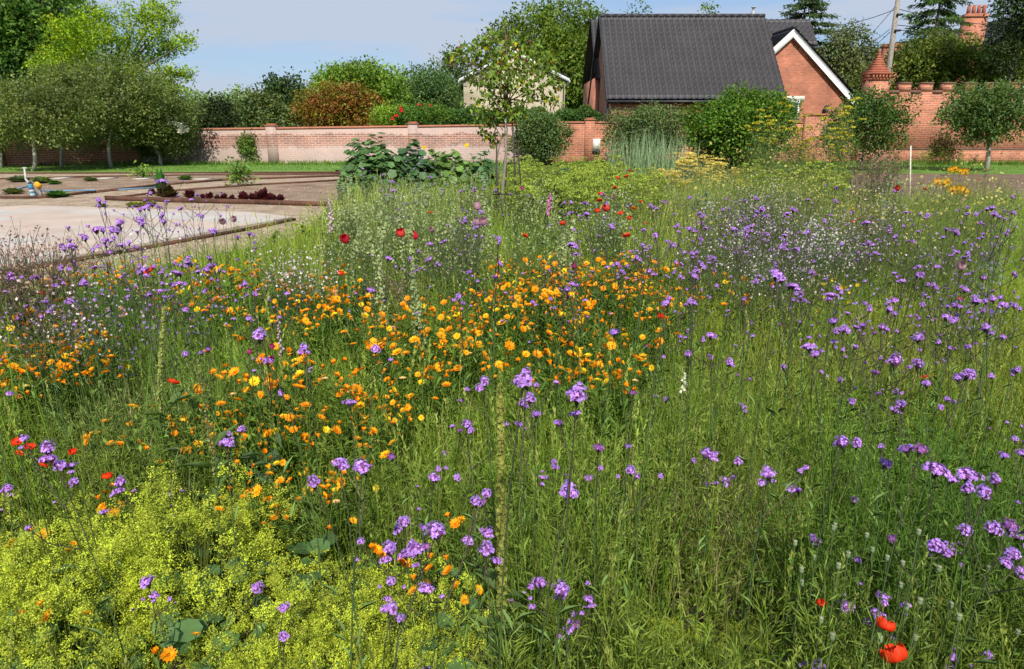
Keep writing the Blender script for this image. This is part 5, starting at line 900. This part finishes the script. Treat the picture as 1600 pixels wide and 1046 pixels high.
broad_plant('leafy_plant', 'dark big leaf plant right of the stakes', 'plant', 884, 235, 15, 36, 50, 26, .13, (.07, .14, .05), MG_, upness=1.2)
broad_plant('leafy_plant', 'light green broad leaved plant in the far right meadow', 'plant', 1222, 352, 7.6, 64, 60, 22, .085, (.14, .26, .05), MG_, upness=1.3)
broad_plant('leafy_plant', 'light green broad leaved plant left of the pink poppy', 'plant', 1380, 378, 7.8, 70, 60, 26, .075, (.12, .24, .05), MG_, upness=1.3)
broad_plant('leafy_plant', 'bright green leafy plant near the back on the right', 'plant', 1302, 282, 13, 50, 60, 60, .10, (.10, .19, .05), MG_, upness=1.2)
broad_plant('leafy_plant', 'tuft of mid green leaves just under the battlements bed', 'plant', 1300, 320, 10.5, 50, 60, 50, .09, (.10, .19, .06), MG_, upness=1.2)
for px, py, Y, w_, lab in ((1545, 395, 6.2, 60, 'blue grey poppy leaves near the right edge'), (1380, 292, 12, 60, 'blue grey poppy leaves at the back right'), (745, 385, 7.6, 42, 'blue grey poppy leaves under the pink poppies'), (1545, 500, 4.6, 80, 'pale grey green poppy leaves at the right'), (1100, 292, 12, 60, 'blue grey leafy clump behind the verbenas'), (590, 320, 11, 60, 'grey green leaves among pale spires')): broad_plant('poppy_foliage', lab, 'plant', px, py, Y, w_, 50, 90, .045 if Y < 8 else .08, (.20, .29, .19), 'blue grey poppy foliage', ratio=.5, k=6)
broad_plant('bush_under_tree', 'leafy undergrowth round the foot of the small tree', 'plant', 800, 325, Yt - .5, 110, 60, 700, .035, (.11, .17, .03), ratio=.75)
broad_plant('yellow_green_bush', 'small bright yellow green bush by the terrace corner', 'plant', 474, 340, 9.2, 46, 40, 420, .03, (.26, .36, .02), ratio=.7)
broad_plant('yellow_green_bush', 'small pale bush left of the terrace corner bush', 'plant', 430, 352, 8.6, 40, 36, 300, .03, (.17, .24, .05), ratio=.7)
broad_plant('dark_grass_bush', 'dense dark green leafy clump left of the pink grass', 'plant', 560, 425, 5.6, 70, 50, 420, .03, (.05, .12, .025), ratio=.6)
# umbel plants
def umbel(q, c, r_, n, col, dr, s_):
    az = rng.uniform(0, 6.3, n); rr = r_ * np.sqrt(rng.random(n)); P = c + np.stack((rr * np.cos(az), rr * np.sin(az), -(rr / r_) ** 2 * r_ * .3), 1); q.disc_flowers(P, nrm(rdir(n) * .8 + [0, -.3, .5]), rng.uniform(1.1, 1.9, n) * s_, np.array(col) * rng.uniform(.7, 1.2, (n, 1)), k=4)
    return P
def umbel_plant(h, nst, nu, ur, un, col, s_, leafc=(.13, .20, .05), stemc=(.24, .30, .08), thick=.006, nl=160, spread=.2, split=False):
    q = MB(); f = MB(); us = []
    def um(c, r_, n):
        g = MB() if split else f; umbel(g, c, r_, n, col, 0, s_)
        if split: us.append(('umbel', g.mesh('umbel', M['petal']), (0, 0, 0), (0, 0, 0), 1))
    for _ in range(nst):
        a = rng.uniform(0, 6.3); tp = np.array((math.cos(a) * spread * rng.random(), math.sin(a) * spread * rng.random(), h * rng.uniform(.8, 1))); b0 = tp * [.3, .3, 0]; q.tube([b0, (b0 + tp) / 2, tp], [thick, thick * .8, thick * .4], stemc, k=5, cap=False); um(tp, ur, un)
        for i in range(nu):
            u = rng.uniform(.5, .92); an = rng.uniform(0, 6.3); c0 = b0 + (tp - b0) * u; e = c0 + np.array((math.cos(an), math.sin(an), 1.3)) * h * rng.uniform(.05, .13); q.tube([c0, e], [thick * .5, thick * .3], stemc, k=4, cap=False); um(e, ur * rng.uniform(.5, .9), un // 2)
            for _k in range(4): q.tube([c0 + (e - c0) * .8, e + rng.normal(size=3) * [ur * .5, ur * .5, 0]], thick * .2, stemc, k=3, cap=False)
        m = nl; P = b0 + (tp - b0) * rng.uniform(.05, .8, (m, 1)) + rng.normal(size=(m, 3)) * [spread * .45, spread * .45, h * .04]; q.leaves(P, nrm(rdir(m) + [0, 0, .5]), rdir(m), h * .08, h * .008 + .002, np.array(leafc) * rng.uniform(.6, 1.4, (m, 1)))
    return [('stems_and_leaves', q.mesh('umbel_stems', M['leaf']), (0, 0, 0), (0, 0, 0), 1), *(us if split else [('inflorescence', f.mesh('umbels', M['petal']), (0, 0, 0), (0, 0, 0), 1)])]
FN = [umbel_plant(2.1, 2, 6, .10, 50, (.50, .46, .035), .015, nl=190, spread=.32, split=True) for _ in range(4)]
for i, (px, py) in enumerate(((1192, 166), (1210, 172), (1232, 152), (1245, 186), (1262, 176), (1298, 158), (1312, 168), (1327, 150), (1200, 200), (1255, 212), (1318, 200), (1272, 225))):
    Y = rng.uniform(16.5, 20); T = WP(px, py, Y); v = FN[i % 4]; inst('fennel_plant', v, (T[0], Y, 0), rng.uniform(0, 6.3), T[2] / 2.1, 'tall fennel with yellow umbels before the gabled house', 'fennel', 'tall fennel before the gabled house')
DL = [umbel_plant(.9, 5, 3, .07, 30, (.34, .43, .06), .010, (.22, .31, .05), nl=60, spread=.3) for _ in range(4)]
for i, (px, py) in enumerate(zsample([(800, 244, 970, 262, 34), (800, 262, 960, 290, 34), (955, 262, 1040, 290, 14), (1170, 250, 1330, 280, 16)])):
    T = G(px, py, .9)
    if T[1] > 27: T = WP(px, py, 26.5)
    sc = rng.uniform(.9, 1.15); inst('dill_plant', DL[i % 4], (T[0], T[1], 0), rng.uniform(0, 6.3), sc, ('yellow green umbels behind small tree ' if px < 1100 else 'yellow green umbels below the fennel ') + where(px, py), 'umbel plant', 'yellow green umbels at the back of the meadow')
YM = [umbel_plant(1.0, 14, 3, .09, 34, (.74, .62, .15), .013, (.22, .27, .15), (.24, .28, .14), nl=70, spread=.5, thick=.004) for _ in range(3)]
for i, (px, py) in enumerate(((1040, 262), (1062, 246), (1085, 238), (1105, 242), (1128, 250), (1148, 262), (1030, 280), (1060, 268), (1090, 262), (1120, 272), (1160, 278), (1075, 285))):
    Y = 17 + rng.uniform(-1.2, 1.8); T = WP(px, py, Y); inst('yellow_umbel_mound', YM[i % 3], (T[0], Y, 0), rng.uniform(0, 6.3), max(.5, T[2]), 'yellow flowered grey stemmed clump of the mound before the laurel, ' + ['front edge', 'upper left', 'crest', 'right shoulder'][i % 4], 'flower clump', 'yellow flowered mound')
for i, (px, py) in enumerate(((1440, 232), (1462, 226), (1484, 230), (1505, 236), (1452, 240), (1495, 242), (1520, 240))):
    Y = rng.uniform(26.5, 29); T = WP(px, py, Y); inst('yellow_green_perennial', DL[i % 4], (T[0], Y, 0), rng.uniform(0, 6.3), T[2] / .9, 'yellow green perennial at the foot of the battlemented wall', 'perennial', 'perennials below the battlements')
# blue green tall grass
def tuft(n, h, w_, col, spread, lean=.12, seed=False):
    q = MB(); P = rng.normal(size=(n, 3)) * [spread, spread, 0]; q.blades(P, rng.uniform(0, 6.3, n), rng.uniform(.6, 1, n) * h, np.full(n, w_), rng.uniform(.02, lean * 2, n), np.array(col) * rng.uniform(.6, 1.4, (n, 1)), segs=4); return [('blades', q.mesh('tuft', M['grass']), (0, 0, 0), (0, 0, 0), 1)]
TB = [tuft(46, 1.6, .020, (.26, .36, .19), .26, .16) for _ in range(3)]
for i, (px, py) in enumerate(((965, 200), (978, 192), (990, 188), (1003, 186), (1016, 190), (1030, 184), (1043, 196), (1055, 204), (972, 222), (1000, 216), (1030, 216), (1062, 190))):
    Y = rng.uniform(20, 24); T = WP(px, py, Y); inst('tall_grass_clump', TB[i % 3], (T[0], Y, 0), rng.uniform(0, 6.3), T[2] / 1.6, 'clump of tall blue green grass before the grey green bush, ' + ['leftmost part', 'middle part', 'rightmost part'][min(2, max(0, (px - 960) // 35))], 'grass clump', 'tall blue green grass')
tt = [tuft(60, .5, .012, (.05, .12, .025), .07, .4)]
for px, py, Y, s_, lab in ((715, 455, 5.5, 1.0, 'clump of dark strappy leaves right of the pink grass'), (745, 440, 6, 1.0, 'dark strappy leaf clump nearer the small tree'), (1215, 450, 5, 1.2, 'bright willowy clump right of centre'), (1340, 610, 3.2, .9, 'bright green narrow leaved clump in the right meadow'), (140, 600, 3.6, 1.1, 'feathery green clump at the left')):
    T = G(px, py, .3); inst('strappy_clump', tt[0], (T[0], T[1], 0), rng.uniform(0, 6.3), s_, lab, 'leaf clump', 'strappy leaf clumps')
# airy grass and little flowers
def airy(n, h, spread, col, s_, stems=14, leafc=(.12, .17, .06), k=4):
    q = MB(); f = MB()
    for i in range(stems):
        a = rng.uniform(0, 6.3); b0 = np.array((math.cos(a), math.sin(a), 0)) * spread * .25; e = np.array((math.cos(a) * spread * rng.uniform(.2, 1), math.sin(a) * spread * rng.uniform(.2, 1), h * rng.uniform(.7, 1))); q.tube([b0, (b0 + e) / 2 + [0, 0, h * .06], e], [.0022, .0016, .0008], leafc, k=4, cap=False); m = max(1, n // stems)
        P = e + rng.normal(size=(m, 3)) * [spread * .28, spread * .28, h * .10]; f.disc_flowers(P, nrm(rdir(m) + [0, -.2, .5]), rng.uniform(.7, 1.3, m) * s_, np.array(col) * rng.uniform(.6, 1.2, (m, 1)), k=k)
        for p_ in P[::2]: q.tube([e * .8 + b0 * .2, p_], [.0010, .0006], leafc, k=3, cap=False)
    m = stems * 8; q.leaves(rng.normal(size=(m, 3)) * [spread * .3, spread * .3, h * .12] + [0, 0, h * .35], nrm(rdir(m) + [0, 0, .6]), rdir(m), .06, .010, np.array(leafc) * rng.uniform(.6, 1.3, (m, 1)))
    return [('stems', q.mesh('airy_stems', M['leaf']), (0, 0, 0), (0, 0, 0), 1), ('inflorescence', f.mesh('airy_flowers', M['petal']), (0, 0, 0), (0, 0, 0), 1)]
WH = [airy(75, .72, .25, (.80, .78, .76), .008) for _ in range(3)]; PKW = [airy(110, .75, .28, (.72, .58, .60), .0078) for _ in range(3)]; BR = [airy(380, .5, .18, (.46, .27, .22), .0055, 22, (.18, .16, .08)) for _ in range(2)]; MV = [airy(60, .6, .22, (.34, .24, .52), .009) for _ in range(3)]; LG = [airy(150, .75, .26, (.36, .42, .17), .010) for _ in range(3)]
def sca(T_, name, lab, cat, grp, zones, hz, s0=.85, s1=1.2):
    for i, (px, py) in enumerate(zsample(zones)):
        P = G(px, py, hz)
        if P[1] > 26: P = WP(px, py, 25)
        inst(name, T_[i % len(T_)], (P[0], P[1], 0), rng.uniform(0, 6.3), rng.uniform(s0, s1), lab + ' ' + where(px, py), cat, grp)
sca(WH, 'white_flowered_plant', 'loose plant, small white flowers', 'wildflower', 'white dotted wildflowers', [(830, 290, 900, 320, 10), (900, 310, 1010, 345, 8), (1180, 300, 1260, 345, 16), (1240, 350, 1300, 400, 10), (1110, 350, 1200, 400, 6), (440, 380, 520, 440, 3), (560, 300, 640, 340, 5), (200, 400, 330, 430, 3)], .66)
sca(PKW, 'pinkish_flowered_plant', 'hazy pinkish white flowered plant', 'wildflower', 'pinkish dotted wildflowers', [(1110, 320, 1300, 380, 22), (1180, 380, 1340, 430, 10), (1340, 330, 1480, 400, 8), (420, 395, 500, 430, 5), (60, 470, 180, 520, 4)], .68)
sca(MV, 'mauve_flowered_plant', 'small mauve flowers', 'wildflower', 'mauve dotted wildflowers', [(1050, 330, 1590, 400, 26), (0, 470, 340, 530, 10), (620, 310, 780, 400, 8), (1300, 400, 1600, 500, 8), (540, 260, 700, 300, 8)], .55)
sca(LG, 'pale_green_plant', 'airy pale green flower heads', 'wildflower', 'pale green wildflowers', [(520, 300, 780, 400, 30), (820, 310, 1000, 400, 16), (1340, 290, 1590, 350, 14), (980, 290, 1300, 320, 14)], .68)
for px, py, s_, lab in ((605, 450, 1.1, 'round pinkish brown haze of grass seed left of the tall pale spire'), (872, 455, .95, 'pinkish brown grass haze inside the marigold drift'), (1340, 345, 1.6, 'brown seeded grass at the far right'), (20, 430, 1.9, 'dry brown airy grass overhanging the terrace at far left'), (60, 415, 1.8, 'dry brown airy grass right of the far left one'), (-30, 420, 1.9, 'dry brown airy grass cut by the left edge'), (1365, 262, 2.4, 'reddish brown stalks at the back by the soil strip'), (1385, 258, 2.2, 'reddish brown stalks right of the others by the soil strip')):
    P = G(px, py, .42 * s_); inst('brown_grass_clump', BR[int(px) % 2], (P[0], P[1], 0), rng.uniform(0, 6.3), s_, lab, 'grass clump', 'brown airy grasses')
TL = [airy(60, 1.15, .35, (.50, .46, .12), .012, 16, (.20, .26, .06)) for _ in range(3)]
sca(TL, 'tall_loose_plant', 'tall loose yellowish plant', 'wildflower', 'tall loose plants at the back right', [(1180, 265, 1340, 310, 14), (1340, 285, 1600, 330, 16), (960, 285, 1180, 320, 6)], 1.0)
# orange lilies and small yellow blooms
q = MB()
LY = [cup_petals(.05, .7, 6, (.85, .30, .01), .1, .7)]
for i, (px, py) in enumerate(((1484, 268), (1492, 266), (1500, 271), (1508, 270), (1465, 287), (1474, 290), (1480, 287), (1488, 300), (1497, 299), (1505, 301))):
    P = G(px, py, .85); r = empty('orange_lily', (P[0], P[1], 0), 'orange lily bloom ' + ('in the upper clump' if py < 280 else 'in the lower clump') + ' at the back right' + (', ' + ['first', 'second', 'third', 'fourth', 'first', 'second', 'third', 'eastmost', 'between the others', 'outermost'][i] + ' from the left' if i < 7 else ', ' + ['left', 'middle', 'right'][i - 7] + ' of the low three'), 'lily', 'orange lilies'); q = MB(); q.tube([(P[0], P[1], 0), P], [.006, .004], (.10, .17, .04), k=5); q.obj('stem', M['leaf'], r)
    o = link(bpy.data.objects.new('flower', LY[0])); o.parent = r; o.location = (0, 0, .85); o.scale = (1.7,) * 3; o.rotation_euler = (.7, rng.normal() * .3, rng.uniform(-.6, .6))
YD = [airy(26, .5, .14, (.85, .55, .01), .014, 8, (.12, .19, .03), k=8)]
sca(YD, 'yellow_daisy', 'low golden yellow daisies', 'daisy', 'golden yellow daisies', [(800, 300, 850, 312, 5), (1060, 285, 1080, 300, 2), (1280, 455, 1320, 470, 1), (1330, 325, 1420, 345, 4)], .45)
# dry straws lying in the gap at the right of the foreground
q = MB(); n_ = 260; P = G(1110, 860, .1)[None] + rng.normal(size=(n_, 3)) * [.16, .22, .03]; P[:, 2] = np.abs(P[:, 2]) * .5; q.blades(P, rng.uniform(0, 6.3, n_), rng.uniform(.15, .42, n_), rng.uniform(.002, .005, n_), rng.uniform(.2, 1.1, n_), np.array((.48, .38, .20)) * rng.uniform(.5, 1.2, (n_, 1)), segs=4)
tag(q.obj('dry_straw', M['grass']), 'bleached dry straw in the gap among the green grass', 'straw', kind='stuff')

# ------------------------------------------------------------------ labels: tell small sets of equal labels apart by their order
ORD = ['leftmost', 'second from left', 'third from left', 'fourth from left', 'fifth from left', 'sixth from left', 'seventh from left', 'eighth from left']
by = {}
for o in S.objects:
    if o.parent is None and 'label' in o and 'kind' not in o: by.setdefault(o['label'], []).append(o)
for lab, os_ in by.items():
    if 1 < len(os_) < 9:
        os_.sort(key=lambda o: proj(o.location[0], o.location[1], .6)[0])
        for i, o in enumerate(os_): o['label'] = lab + ', ' + (('right one' if i else 'left one') if len(os_) == 2 else 'rightmost' if i == len(os_) - 1 else ORD[i])
